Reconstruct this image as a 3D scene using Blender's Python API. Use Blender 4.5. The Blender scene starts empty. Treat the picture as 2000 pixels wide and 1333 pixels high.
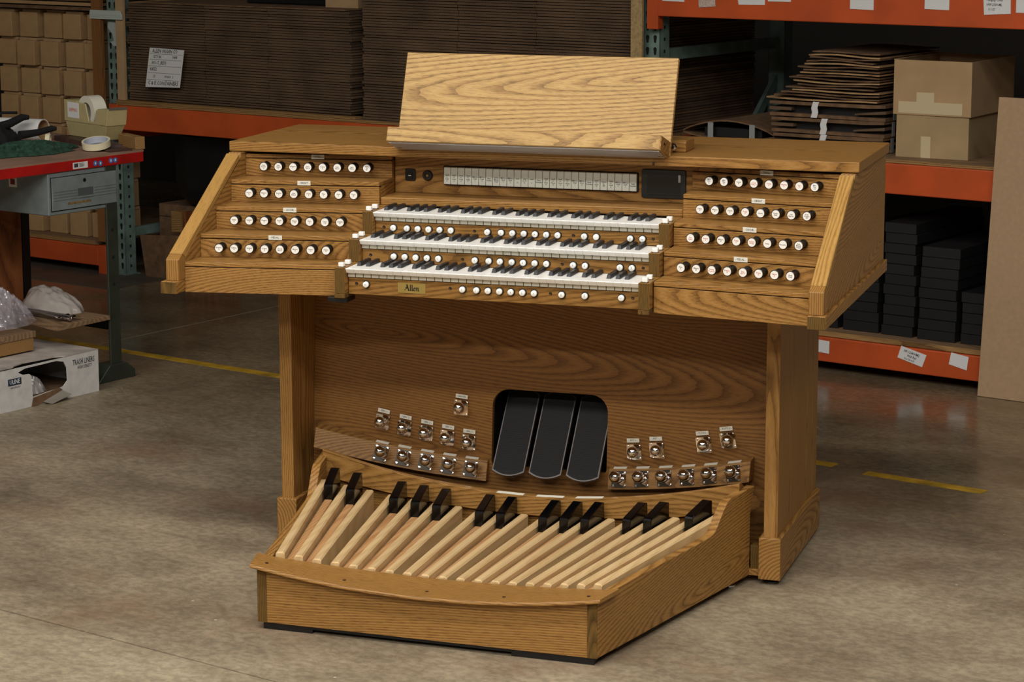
import bpy, bmesh, math, random
from mathutils import Vector, Matrix
random.seed(7)
SC = bpy.context.scene
COL = SC.collection
# ------------------------------------------------------------------ camera
YAW, PITCH, ROLL = 0.3110, 0.1719, -0.0017
def cam_basis(yaw, pitch, roll):
    cy, sy, cp, sp = math.cos(yaw), math.sin(yaw), math.cos(pitch), math.sin(pitch)
    f = Vector((-sy*cp, cy*cp, -sp)); r = Vector((cy, sy, 0)); u = r.cross(f)
    cr, sr = math.cos(roll), math.sin(roll)
    return r*cr+u*sr, u*cr-r*sr, f
r_, u_, f_ = cam_basis(YAW, PITCH, ROLL)
cd = bpy.data.cameras.new('camera'); cam = bpy.data.objects.new('camera', cd); COL.objects.link(cam)
mw = Matrix((r_, u_, -f_)).transposed().to_4x4(); mw.translation = Vector((2.0194, -5.951, 1.9599))
cam.matrix_world = mw
cd.sensor_width = 36; cd.lens = 36*4606.78/2000; cd.shift_y = -(666.5-574.3)/2000
cd.clip_start = .1; cd.clip_end = 60
SC.camera = cam
# ------------------------------------------------------------------ world and lights
wd = bpy.data.worlds.new('hall_ambient'); SC.world = wd; wd.use_nodes = True
wd.node_tree.nodes['Background'].inputs[0].default_value = (1.0, .95, .88, 1)
wd.node_tree.nodes['Background'].inputs[1].default_value = 0.075
def area(name, loc, target, sx, sy, power, col=(1, .965, .915)):
    l = bpy.data.lights.new(name, 'AREA'); l.shape = 'RECTANGLE'; l.size = sx; l.size_y = sy
    l.energy = power; l.color = col
    o = bpy.data.objects.new(name, l); COL.objects.link(o); o.location = loc
    o.rotation_euler = (Vector(target)-Vector(loc)).to_track_quat('-Z', 'Y').to_euler()
    return o
for i_, (lx, ly, pw) in enumerate(((-1.8, -7.4, 120), (2.4, -7.4, 120), (-2.6, -4.4, 62), (.2, -4.4, 80), (3.0, -4.4, 62), (-2.6, -1.9, 52), (.2, -1.9, 70), (3.0, -1.9, 52), (3.9, 1.2, 16))):  # first pair is fill, added behind the camera to light upright fronts
    area('tube_and_fill_lamp', (lx, ly, 4.5), (lx, ly, 0), 2.2, .34, pw)
SC.view_settings.view_transform = 'Standard'; SC.view_settings.look = 'None'
SC.view_settings.gamma = 1; SC.view_settings.exposure = 0.38; SC.view_settings.use_curve_mapping = False
# ------------------------------------------------------------------ materials
def lin(c):
    return tuple((x/255/12.92 if x/255 <= .04045 else ((x/255+.055)/1.055)**2.4) for x in c)+(1,)
def newmat(name):
    m = bpy.data.materials.new(name); m.use_nodes = True
    return m, m.node_tree.nodes, m.node_tree.links, m.node_tree.nodes['Principled BSDF']
def flat(name, c, rough=.5, metal=0, spec=.5, noise=.0, nscale=30, bump=0, coat=0, alpha=None, trans=0):
    m, N, L, b = newmat(name)
    b.inputs['Roughness'].default_value = rough; b.inputs['Metallic'].default_value = metal
    b.inputs['Specular IOR Level'].default_value = spec; b.inputs['Coat Weight'].default_value = coat
    b.inputs['Base Color'].default_value = lin(c)
    if trans: b.inputs['Transmission Weight'].default_value = trans
    if alpha is not None: b.inputs['Alpha'].default_value = alpha
    if noise or bump:
        tc = N.new('ShaderNodeTexCoord'); n = N.new('ShaderNodeTexNoise'); n.inputs['Scale'].default_value = nscale
        n.inputs['Detail'].default_value = 5
        L.new(tc.outputs['Object'], n.inputs['Vector'])
        if noise:
            r = N.new('ShaderNodeValToRGB'); lo = [max(0, x*(1-noise)) for x in c]; hi = [min(255, x*(1+noise*.8)) for x in c]
            r.color_ramp.elements[0].color = lin(lo); r.color_ramp.elements[1].color = lin(hi)
            r.color_ramp.elements[0].position = .3; r.color_ramp.elements[1].position = .7
            L.new(n.outputs[0], r.inputs[0]); L.new(r.outputs[0], b.inputs['Base Color'])
        if bump:
            bp = N.new('ShaderNodeBump'); bp.inputs['Strength'].default_value = bump; bp.inputs['Distance'].default_value = .003
            L.new(n.outputs[0], bp.inputs['Height']); L.new(bp.outputs[0], b.inputs['Normal'])
    return m
def wood(name, light, mid, dark, axis='X', ring=.0075, off=.11, tilt=3.0, rough=.42, seed=0., pore=.5, fine=1.0, coat=.12):
    """plain sawn board: growth rings round an axis almost parallel to the grain, pores stretched along it"""
    m, N, L, b = newmat(name)
    b.inputs['Roughness'].default_value = rough; b.inputs['Coat Weight'].default_value = coat*.5; b.inputs['Coat Roughness'].default_value = .3; b.inputs['Specular IOR Level'].default_value = .22
    tc = N.new('ShaderNodeTexCoord'); oi = N.new('ShaderNodeObjectInfo')
    def vm(op, a=None, bb=None):
        n = N.new('ShaderNodeVectorMath'); n.operation = op
        for i, q in enumerate((a, bb)):
            if q is None: continue
            if hasattr(q, 'links'): L.new(q, n.inputs[i])
            else: n.inputs[i].default_value = q
        return n.outputs[0]
    def mt(op, a=None, bb=None, cc=None):
        n = N.new('ShaderNodeMath'); n.operation = op
        for i, q in enumerate((a, bb, cc)):
            if q is None: continue
            if hasattr(q, 'links'): L.new(q, n.inputs[i])
            else: n.inputs[i].default_value = q
        return n.outputs[0]
    rot = {'X': (0, 0, 0), 'Y': (0, 0, math.radians(-90)), 'Z': (0, math.radians(90), 0)}[axis]
    mp = N.new('ShaderNodeMapping'); mp.inputs['Rotation'].default_value = rot
    L.new(tc.outputs['Object'], mp.inputs[0])
    cmb = N.new('ShaderNodeCombineXYZ')
    L.new(mt('MULTIPLY', oi.outputs['Random'], 3.7), cmb.inputs[0])
    L.new(mt('MULTIPLY_ADD', oi.outputs['Random'], .23, seed), cmb.inputs[1])
    r2 = mt('FRACT', mt('MULTIPLY', oi.outputs['Random'], 7.31)); L.new(mt('MULTIPLY', r2, .21), cmb.inputs[2])
    p = vm('ADD', mp.outputs[0], cmb.outputs[0])
    # slow wander of the rings
    w = N.new('ShaderNodeTexNoise'); w.inputs['Scale'].default_value = 1; w.inputs['Detail'].default_value = 2
    L.new(vm('MULTIPLY', p, (1.3, 7., 7.)), w.inputs['Vector'])
    wv = vm('MULTIPLY', vm('SUBTRACT', w.outputs[1], (.5, .5, .5)), (.0, .034, .034))
    q = vm('ADD', p, wv)
    m2 = N.new('ShaderNodeMapping'); m2.inputs['Rotation'].default_value = (0, math.radians(tilt), math.radians(tilt)); m2.inputs['Location'].default_value = (0, off, off*.35)
    L.new(q, m2.inputs[0])
    sp = N.new('ShaderNodeSeparateXYZ'); L.new(m2.outputs[0], sp.inputs[0])
    yy = mt('PINGPONG', sp.outputs[1], .16); zz = mt('PINGPONG', sp.outputs[2], .16)
    rr = mt('SQRT', mt('ADD', mt('MULTIPLY', yy, yy), mt('MULTIPLY', zz, zz)))
    n2 = N.new('ShaderNodeTexNoise'); n2.inputs['Scale'].default_value = 1; n2.inputs['Detail'].default_value = 3
    L.new(vm('MULTIPLY', p, (14, 90, 90)), n2.inputs['Vector'])
    ph = mt('ADD', mt('DIVIDE', rr, ring), mt('MULTIPLY', n2.outputs[0], .42))
    fr = mt('FRACT', ph)
    rp = N.new('ShaderNodeValToRGB'); e = rp.color_ramp.elements
    e[0].position = 0; e[0].color = lin([a*.72+bq*.28 for a, bq in zip(dark, mid)]); e[1].position = 1; e[1].color = lin(mid)
    for ps, c in ((.18, [a*.35+bq*.65 for a, bq in zip(dark, mid)]), (.38, mid), (.66, light), (.93, mid)):
        x = e.new(ps); x.color = lin(c)
    L.new(fr, rp.inputs[0])
    # pores
    n3 = N.new('ShaderNodeTexNoise'); n3.inputs['Scale'].default_value = 1; n3.inputs['Detail'].default_value = 2
    L.new(vm('MULTIPLY', p, (42*fine, 400*fine, 400*fine)), n3.inputs['Vector'])
    pr = N.new('ShaderNodeMapRange'); pr.inputs[1].default_value = .49; pr.inputs[2].default_value = .63; pr.inputs[3].default_value = 0; pr.inputs[4].default_value = pore
    L.new(n3.outputs[0], pr.inputs[0])
    band = N.new('ShaderNodeMapRange'); band.inputs[1].default_value = .45; band.inputs[2].default_value = .05; band.inputs[3].default_value = .35; band.inputs[4].default_value = 1.0
    L.new(fr, band.inputs[0])
    mx = N.new('ShaderNodeMixRGB'); mx.inputs[2].default_value = lin([q_*.86 for q_ in dark])
    L.new(mt('MULTIPLY', pr.outputs[0], band.outputs[0]), mx.inputs[0]); L.new(rp.outputs[0], mx.inputs[1])
    # broad tone
    n4 = N.new('ShaderNodeTexNoise'); n4.inputs['Scale'].default_value = 1; n4.inputs['Detail'].default_value = 2
    L.new(vm('MULTIPLY', p, (2, 14, 14)), n4.inputs['Vector'])
    mr = N.new('ShaderNodeMapRange'); mr.inputs[3].default_value = .86; mr.inputs[4].default_value = 1.12; L.new(n4.outputs[0], mr.inputs[0])
    hs = N.new('ShaderNodeHueSaturation'); L.new(mr.outputs[0], hs.inputs['Value']); L.new(mx.outputs[0], hs.inputs['Color'])
    L.new(hs.outputs[0], b.inputs['Base Color'])
    bp = N.new('ShaderNodeBump'); bp.inputs['Strength'].default_value = .12; bp.inputs['Distance'].default_value = .001; bp.invert = True
    L.new(pr.outputs[0], bp.inputs['Height']); L.new(bp.outputs[0], b.inputs['Normal'])
    return m
OL, OM, OD = (168, 125, 69), (154, 111, 56), (106, 72, 35)
OAKS = wood('oak_slip', (150, 110, 58), (138, 98, 46), (98, 66, 30), 'X', ring=.010, off=.03, tilt=5, pore=.8)
OAKX = wood('oak_grain_x', OL, OM, OD, 'X', ring=.0065, pore=.8)
OAKY = wood('oak_grain_y', OL, OM, OD, 'Y', ring=.010, off=.05, tilt=8, pore=.7)
OAKZ = wood('oak_grain_z', OL, OM, OD, 'Z', ring=.006, off=.2, tilt=1)
OAKK = wood('oak_knee_veneer', (147, 104, 55), (136, 94, 47), (98, 64, 31), 'X', ring=.0085, off=.02, tilt=6, pore=.8)
OAKT = wood('oak_lipping', (188, 148, 84), (177, 135, 73), (138, 97, 48), 'X', ring=.0045, off=.3, tilt=.5, pore=.6)
OAKE = wood('oak_end_grain', (112, 84, 38), (100, 74, 32), (76, 54, 22), 'Z', ring=.004, off=.3, rough=.75, pore=.7, coat=0)
DESK = wood('light_oak', (198, 163, 104), (188, 151, 92), (132, 98, 56), 'X', ring=.0115, off=.03, tilt=5, pore=.85, seed=.02)
MAPLE = wood('maple', (214, 184, 136), (208, 177, 128), (196, 161, 112), 'Y', ring=.022, off=.3, tilt=1, pore=.10, rough=.35)
CHERRY = wood('red_maple', (192, 148, 102), (182, 137, 90), (158, 112, 71), 'Y', ring=.010, off=.25, tilt=2, pore=.25, rough=.4)
PLY = wood('plywood_face', (150, 122, 92), (136, 108, 80), (104, 80, 56), 'X', ring=.02, off=.03, tilt=7, rough=.7, coat=0)
PLYV = wood('plywood_reddish', (140, 86, 48), (124, 72, 38), (88, 48, 26), 'Z', ring=.03, off=.03, tilt=7, rough=.6, coat=0)
PLYEDGE = wood('plywood_edge', (172, 136, 86), (146, 112, 68), (96, 70, 42), 'X', ring=.006, off=.3, tilt=0, rough=.8, coat=0)
PINE = wood('pine_block', (168, 130, 80), (150, 114, 68), (110, 78, 44), 'X', ring=.006, off=.06, tilt=3, rough=.7, coat=0)
BLACK = flat('black_plastic', (14, 14, 15), .35)
GLOSSB = flat('gloss_black_cap', (7, 7, 8), .14, spec=.4)
KNOBB = flat('knob_black', (16, 14, 13), .32)
SHARPM = flat('sharp_key_black', (30, 31, 35), .42)
IVORY = flat('ivory_key', (252, 250, 243), .28)
STEMM = flat('key_stem_ivory', (196, 190, 172), .4)
FACE = flat('knob_face_white', (246, 243, 234), .35)
TABM = flat('tab_ivory', (222, 224, 212), .35)
LABW = flat('engraved_white', (232, 228, 212), .5)
INK = flat('ink_dark', (60, 62, 66), .6)
REDINK = flat('ink_red', (196, 70, 60), .6)
BLUEINK = flat('ink_blue', (50, 80, 140), .6)
CHROME = flat('chrome', (226, 222, 218), .07, metal=1)
ALU = flat('brushed_aluminium', (186, 184, 184), .32, metal=.9)
RUBBER = flat('ribbed_rubber', (18, 18, 19), .6)
BRASS = flat('brass_plate', (176, 150, 82), .35, metal=.55)
DARK = flat('dark_recess', (10, 8, 7), .9)
ORANGE = flat('rack_orange', (196, 82, 34), .45, noise=.07, nscale=6)
TEAL = flat('rack_teal', (108, 130, 122), .5, noise=.15, nscale=14)
GREEND = flat('bench_leg_green', (44, 50, 40), .5, noise=.1, nscale=20)
REDP = flat('bench_red', (170, 22, 19), .4, noise=.1, nscale=15)
GREYM = flat('drawer_grey', (120, 130, 130), .45, noise=.06, nscale=20)
CARD = flat('kraft_card', (178, 142, 98), .85, noise=.07, nscale=8)
CARDL = flat('kraft_card_light', (180, 148, 108), .85, noise=.05, nscale=9)
CARDD = flat('kraft_card_dark', (112, 84, 58), .85, noise=.18, nscale=25)
TAPE = flat('paper_tape', (206, 188, 148), .6)
WHITEP = flat('white_paper', (226, 226, 224), .6)
BLACKBOX = flat('black_carton', (22, 22, 23), .55, noise=.15, nscale=4)
def corrugated():
    m, N, L, b = newmat('corrugated_edge'); b.inputs['Roughness'].default_value = .9
    tc = N.new('ShaderNodeTexCoord'); wv = N.new('ShaderNodeTexWave'); wv.wave_type = 'BANDS'; wv.bands_direction = 'X'
    wv.inputs['Scale'].default_value = 42; wv.inputs['Distortion'].default_value = .6
    L.new(tc.outputs['Object'], wv.inputs['Vector'])
    n = N.new('ShaderNodeTexNoise'); n.inputs['Scale'].default_value = 5; n.inputs['Detail'].default_value = 6; L.new(tc.outputs['Object'], n.inputs['Vector'])
    r = N.new('ShaderNodeValToRGB'); r.color_ramp.elements[0].color = lin((60, 44, 31)); r.color_ramp.elements[1].color = lin((112, 88, 64))
    mx = N.new('ShaderNodeMath'); mx.operation = 'MULTIPLY_ADD'; mx.inputs[1].default_value = .45; L.new(wv.outputs[1], mx.inputs[0]); L.new(n.outputs[0], mx.inputs[2])
    r.color_ramp.elements[0].position = .35; r.color_ramp.elements[1].position = 1.0
    L.new(mx.outputs[0], r.inputs[0]); L.new(r.outputs[0], b.inputs['Base Color'])
    return m
CORR = corrugated()
def concrete():
    m, N, L, b = newmat('polished_concrete')
    tc = N.new('ShaderNodeTexCoord')
    st = N.new('ShaderNodeMapping'); st.inputs['Scale'].default_value = (.85, 1.12, 1); L.new(tc.outputs['Object'], st.inputs[0])
    def noise(s, d=6, rough=.6):
        n = N.new('ShaderNodeTexNoise'); n.inputs['Scale'].default_value = s; n.inputs['Detail'].default_value = d; n.inputs['Roughness'].default_value = rough
        L.new(st.outputs[0], n.inputs['Vector']); return n.outputs[0]
    r1 = N.new('ShaderNodeValToRGB'); e = r1.color_ramp.elements
    e[0].position = .32; e[0].color = lin((114, 101, 82)); e[1].position = .68; e[1].color = lin((174, 160, 134))
    L.new(noise(1.7, 9, .7), r1.inputs[0])
    r2 = N.new('ShaderNodeValToRGB'); e = r2.color_ramp.elements
    e[0].position = .42; e[0].color = (.62, .60, .58, 1); e[1].position = .58; e[1].color = (1.12, 1.10, 1.07, 1)
    L.new(noise(38, 8, .7), r2.inputs[0])
    mx = N.new('ShaderNodeMixRGB'); mx.blend_type = 'MULTIPLY'; mx.inputs[0].default_value = .62
    L.new(r1.outputs[0], mx.inputs[1]); L.new(r2.outputs[0], mx.inputs[2])
    # rusty patches
    r3 = N.new('ShaderNodeValToRGB'); e = r3.color_ramp.elements; e[0].position = .54; e[0].color = (0, 0, 0, 1); e[1].position = .72; e[1].color = (1, 1, 1, 1)
    L.new(noise(1.9, 5, .6), r3.inputs[0])
    mx2 = N.new('ShaderNodeMixRGB'); mx2.inputs[2].default_value = lin((128, 92, 68)); 
    ml = N.new('ShaderNodeMath'); ml.operation = 'MULTIPLY'; ml.inputs[1].default_value = .5; L.new(r3.outputs[0], ml.inputs[0])
    L.new(ml.outputs[0], mx2.inputs[0]); L.new(mx.outputs[0], mx2.inputs[1])
    # pale specks
    v = N.new('ShaderNodeTexVoronoi'); v.inputs['Scale'].default_value = 11; L.new(tc.outputs['Object'], v.inputs['Vector'])
    lt = N.new('ShaderNodeMath'); lt.operation = 'LESS_THAN'; lt.inputs[1].default_value = .045; L.new(v.outputs['Distance'], lt.inputs[0])
    gt = N.new('ShaderNodeMath'); gt.operation = 'GREATER_THAN'; gt.inputs[1].default_value = .66; sp = N.new('ShaderNodeSeparateXYZ'); L.new(v.outputs['Color'], sp.inputs[0]); L.new(sp.outputs[0], gt.inputs[0])
    mm = N.new('ShaderNodeMath'); mm.operation = 'MULTIPLY'; L.new(lt.outputs[0], mm.inputs[0]); L.new(gt.outputs[0], mm.inputs[1])
    mm2 = N.new('ShaderNodeMath'); mm2.operation = 'MULTIPLY'; mm2.inputs[1].default_value = .7; L.new(mm.outputs[0], mm2.inputs[0])
    mx3 = N.new('ShaderNodeMixRGB'); mx3.inputs[2].default_value = lin((206, 196, 178)); L.new(mm2.outputs[0], mx3.inputs[0]); L.new(mx2.outputs[0], mx3.inputs[1])
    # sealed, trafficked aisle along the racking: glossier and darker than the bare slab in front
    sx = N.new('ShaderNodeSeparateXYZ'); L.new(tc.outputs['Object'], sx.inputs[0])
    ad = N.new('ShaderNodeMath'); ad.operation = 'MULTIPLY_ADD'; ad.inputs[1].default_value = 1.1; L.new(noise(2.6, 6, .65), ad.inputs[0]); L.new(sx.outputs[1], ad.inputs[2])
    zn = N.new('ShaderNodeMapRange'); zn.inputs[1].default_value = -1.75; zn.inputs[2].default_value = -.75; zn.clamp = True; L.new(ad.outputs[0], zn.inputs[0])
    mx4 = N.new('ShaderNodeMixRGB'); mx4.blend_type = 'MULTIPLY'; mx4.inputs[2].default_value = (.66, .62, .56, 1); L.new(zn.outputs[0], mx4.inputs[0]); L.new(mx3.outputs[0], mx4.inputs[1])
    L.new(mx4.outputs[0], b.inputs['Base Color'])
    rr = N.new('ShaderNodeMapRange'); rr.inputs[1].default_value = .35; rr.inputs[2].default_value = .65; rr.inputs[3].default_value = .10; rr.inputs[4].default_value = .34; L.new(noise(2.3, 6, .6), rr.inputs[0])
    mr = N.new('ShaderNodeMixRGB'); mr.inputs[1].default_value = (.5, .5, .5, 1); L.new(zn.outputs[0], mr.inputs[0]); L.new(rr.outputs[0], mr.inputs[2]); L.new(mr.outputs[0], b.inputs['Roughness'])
    bp = N.new('ShaderNodeBump'); bp.inputs['Strength'].default_value = .12; bp.inputs['Distance'].default_value = .002; L.new(noise(60, 6, .7), bp.inputs['Height']); L.new(bp.outputs[0], b.inputs['Normal'])
    return m
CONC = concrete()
# ------------------------------------------------------------------ mesh helpers
class MB:
    def __init__(s): s.v = []; s.f = []; s.m = []
    def add(s, vs, fs, M=None, m=0):
        o = len(s.v); s.v += [tuple(M @ Vector(p)) if M is not None else tuple(p) for p in vs]
        s.f += [tuple(i+o for i in f) for f in fs]; s.m += [m]*len(fs); return s
    def box(s, x0, x1, y0, y1, z0, z1, m=0, M=None):
        return s.add([(x, y, z) for x in (x0, x1) for y in (y0, y1) for z in (z0, z1)],
                     [(0, 1, 3, 2), (4, 6, 7, 5), (0, 4, 5, 1), (2, 3, 7, 6), (0, 2, 6, 4), (1, 5, 7, 3)], M, m)
    def prism(s, poly, a, b, axis='x', m=0, M=None):
        n = len(poly)
        def P(p, t): return {'x': (t, p[0], p[1]), 'y': (p[0], t, p[1]), 'z': (p[0], p[1], t)}[axis]
        vs = [P(p, a) for p in poly]+[P(p, b) for p in poly]
        fs = [tuple(range(n)), tuple(range(2*n-1, n-1, -1))]+[(i, (i+1) % n, n+(i+1) % n, n+i) for i in range(n)]
        return s.add(vs, fs, M, m)
    def lathe(s, prof, n=20, M=None, m=0):
        vs = []; fs = []
        for r, z in prof:
            for i in range(n):
                a = 2*math.pi*i/n; vs.append((r*math.cos(a), r*math.sin(a), z))
        for j in range(len(prof)-1):
            for i in range(n):
                k = (i+1) % n; fs.append((j*n+i, j*n+k, (j+1)*n+k, (j+1)*n+i))
        fs.append(tuple(range(n-1, -1, -1))); fs.append(tuple(range((len(prof)-1)*n, len(prof)*n)))
        return s.add(vs, fs, M, m)
    def tube(s, pts, r, n=8, m=0, closed=False):
        pts = [Vector(p) for p in pts]; vs = []; fs = []; N = len(pts)
        for i, p in enumerate(pts):
            t = (pts[(i+1) % N if closed else min(i+1, N-1)]-pts[(i-1) % N if closed else max(i-1, 0)]).normalized()
            a = t.cross(Vector((0, 0, 1)));
            if a.length < .05: a = t.cross(Vector((0, 1, 0)))
            a.normalize(); b = t.cross(a)
            rr = r[i] if isinstance(r, (list, tuple)) else r
            for k in range(n):
                q = 2*math.pi*k/n; vs.append(tuple(p+(a*math.cos(q)+b*math.sin(q))*rr))
        for i in range(N if closed else N-1):
            j = (i+1) % N
            for k in range(n):
                l = (k+1) % n; fs.append((i*n+k, i*n+l, j*n+l, j*n+k))
        if not closed: fs.append(tuple(range(n))); fs.append(tuple(range((N-1)*n, N*n)))
        return s.add(vs, fs, None, m)
    def mesh(s, name, mats, smooth=False):
        me = bpy.data.meshes.new(name); me.from_pydata(s.v, [], s.f); me.update()
        for mt in (mats if isinstance(mats, (list, tuple)) else [mats]): me.materials.append(mt)
        for p, i in zip(me.polygons, s.m): p.material_index = i; p.use_smooth = smooth
        bm = bmesh.new(); bm.from_mesh(me); bmesh.ops.recalc_face_normals(bm, faces=bm.faces); bm.to_mesh(me); bm.free()
        return me
    def obj(s, name, mats, parent=None, bevel=0, smooth=False, world=True, seg=1):
        return link(name, s.mesh(name, mats, smooth), parent, world=world, bevel=bevel, seg=seg)
def link(name, me, parent=None, mat=None, world=True, bevel=0, seg=1):
    o = bpy.data.objects.new(name, me); COL.objects.link(o)
    if parent is not None:
        o.parent = parent
        if world: o.matrix_parent_inverse = parent_world(parent).inverted()
    if mat is not None: o.matrix_basis = mat
    if bevel:
        md = o.modifiers.new('edge', 'BEVEL'); md.width = bevel; md.segments = seg; md.limit_method = 'ANGLE'; md.angle_limit = math.radians(35)
    return o
def parent_world(p):
    M = p.matrix_basis.copy()
    if p.parent: M = parent_world(p.parent) @ p.matrix_parent_inverse @ M
    return M
def thing(name, label, cat, loc=(0, 0, 0), rz=0, group=None):
    o = bpy.data.objects.new(name, None); COL.objects.link(o); o.empty_display_size = .05
    o.matrix_basis = Matrix.Translation(Vector(loc)) @ Matrix.Rotation(rz, 4, 'Z')
    return tag(o, label, cat, group)
def tag(o, label, cat, group=None):
    o['label'] = label; o['category'] = cat
    if group: o['group'] = group
    return o
def smooth(o, ang=40):
    for p in o.data.polygons: p.use_smooth = True
    md = o.modifiers.new('split', 'EDGE_SPLIT'); md.split_angle = math.radians(ang)
    return o
TXC = {}
def text_geo(body, size=1.0, shear=0, wx=1.0):
    k = (body, size, shear, wx)
    if k in TXC: return TXC[k]
    c = bpy.data.curves.new('t', 'FONT'); c.body = body; c.size = size; c.align_x = 'CENTER'; c.align_y = 'CENTER'; c.resolution_u = 1; c.shear = shear
    c.space_line = .9; c.offset = size*.014
    o = bpy.data.objects.new('t', c); me = o.to_mesh()
    r = ([(v.co.x*wx, v.co.y, 0) for v in me.vertices], [tuple(p.vertices) for p in me.polygons]); o.to_mesh_clear()
    bpy.data.objects.remove(o); bpy.data.curves.remove(c); TXC[k] = r
    return r
def frame(o, right, up):
    right = Vector(right).normalized(); up = Vector(up).normalized(); n = right.cross(up)
    M = Matrix((right, up, n)).transposed().to_4x4(); M.translation = Vector(o); return M
def rrect(w, h, r, n=4):
    pts = []
    for cx, cy, a0 in ((w/2-r, h/2-r, 0), (-w/2+r, h/2-r, 90), (-w/2+r, -h/2+r, 180), (w/2-r, -h/2+r, 270)):
        for i in range(n+1):
            a = math.radians(a0+90*i/n); pts.append((cx+r*math.cos(a), cy+r*math.sin(a)))
    return pts
def holed(outer, holes, t):
    """flat sheet with holes, in local XY, thickness t (z 0..t)"""
    c = bpy.data.curves.new('h', 'CURVE'); c.dimensions = '2D'; c.fill_mode = 'BOTH'; c.extrude = t/2
    for ring in [outer]+holes:
        s = c.splines.new('POLY'); s.points.add(len(ring)-1); s.use_cyclic_u = True
        for p, q in zip(s.points, ring): p.co = (q[0], q[1], 0, 1)
    o = bpy.data.objects.new('h', c); me = o.to_mesh()
    r = ([(v.co.x, v.co.y, v.co.z+t/2) for v in me.vertices], [tuple(p.vertices) for p in me.polygons]); o.to_mesh_clear()
    bpy.data.objects.remove(o); bpy.data.curves.remove(c); return r
# ------------------------------------------------------------------ rack frame of reference (the shelving and floor joints stand at -18.5 degrees to the console)
TH = math.radians(-18.5); RU = Vector((math.cos(TH), math.sin(TH), 0)); RV = Vector((-math.sin(TH), math.cos(TH), 0)); D0 = 3.385
def RK(u, v, z=0): return RU*u+RV*(D0+v)+Vector((0, 0, z))
# ------------------------------------------------------------------ setting
fl = bpy.data.objects.new('floor', None); COL.objects.link(fl); fl['kind'] = 'structure'
fl.matrix_basis = Matrix.Translation(RK(0, 0)) @ Matrix.Rotation(TH, 4, 'Z')
G = .003
us = [-14, -3.58, 1.6, 9]; vs_ = [-16, -4.2, 3.0]
for i in range(3):
    for j in range(2):
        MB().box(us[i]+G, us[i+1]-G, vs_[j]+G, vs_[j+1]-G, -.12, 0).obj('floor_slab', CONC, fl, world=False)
MB().box(-14, 9, -16, 3, -.2, -.006).obj('joint_filler', flat('joint_grey', (92, 84, 72), .9), fl, world=False)
MB().box(-3.584, -3.576, -4.1, 2.0, -.004, .0006).obj('joint_filler', flat('joint_pale', (138, 126, 106), .8, noise=.1, nscale=30), fl, world=False)
YEL = flat('yellow_floor_paint', (176, 138, 34), .5, noise=.25, nscale=12)
MB().box(-4.6, .045, -1.44, -1.385, 0, .0012).obj('painted_line', YEL, fl, world=False)
MB().box(.18, .615, -1.472, -1.420, 0, .0012).obj('painted_line', YEL, fl, world=False)
MB().box(-5.6, -4.55, -.35, .06, .0, .003).obj('floor_plate', flat('steel_floor_plate', (84, 76, 66), .5, noise=.15, nscale=6), fl, world=False)
wl = MB().box(-14, 9, 2.9, 3.0, 0, 5.2).obj('wall_back', flat('wall_dark', (34, 29, 24), .9)); wl.matrix_basis = fl.matrix_basis.copy(); wl['kind'] = 'structure'
wf = MB().box(-14, 9, -16.1, -16, 0, 5.2).obj('wall_front', flat('wall_light', (190, 184, 172), .9)); wf.matrix_basis = fl.matrix_basis.copy(); wf['kind'] = 'structure'
cl = MB().box(-14, 9, -16, 3.0, 5.2, 5.3).obj('ceiling', flat('ceiling_grey', (120, 116, 108), .9)); cl.matrix_basis = fl.matrix_basis.copy(); cl['kind'] = 'structure'
# ================================================================== ORGAN CONSOLE
XL, XO, XM, XJ = .9025, .9429, .9524, .4588
Y0, Z0, H, D, DY = .0866, .9004, .0659, .1091, .0703
AL = math.radians(9.0)
org = thing('organ_console', 'three-manual oak organ console with stepped stop-knob jambs and a raised music desk', 'organ', (0, .7, 0))
def P(name, mb, mat, parent=None, bevel=0, seg=1): return mb.obj(name, mat, parent or org, bevel=bevel, seg=seg)
BV = .0016
for s in (-1, 1):
    def X(a, b): return (min(s*a, s*b), max(s*a, s*b))
    x0, x1 = X(XL, XO)
    prof = [(.0947, .8508), (.0947, .9165), (.486, 1.1575), (.492, 1.1700), (1.035, 1.1715), (1.035, .8508)]
    P('side_panel', MB().prism(prof, x0, x1, 'x'), OAKY, bevel=.0006)
    # solid front lipping: upright part and raking part, each with its own grain
    P('front_post', MB().prism([(.0496, .8508), (.0496, .9118), (.0719, .9252), (.0946, .9144), (.0946, .8508)], x0, x1, 'x'), OAKZ, bevel=BV)
    d = Vector((0, .4758-.0496, 1.1696-.9118)); L = d.length; d.normalize()
    o = P('raking_trim', MB().prism([(.0262, 0), (L, 0), (L-.006, -.021), (.0400, -.021)], -.0202, .0202, 'y'), OAKT, bevel=BV)
    o.matrix_basis = Matrix.Translation((s*(XL+XO)/2, .0496, .9118)) @ Matrix((d, Vector((1, 0, 0)).cross(d)*-1 if False else Vector((-1, 0, 0)), Vector((-1, 0, 0)).cross(d)*-1)).transposed().to_4x4()
    P('base_moulding', MB().prism([(.033, .8161), (.033, .8500), (.036, .8508), (1.045, .8508), (1.045, .8161)], *X(XL, XM), 'x'), OAKY, bevel=BV)
    P('moulding_end', MB().box(*X(XL+.0005, XM-.0005), .0322, .0335, .8168, .8496), OAKE)
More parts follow.
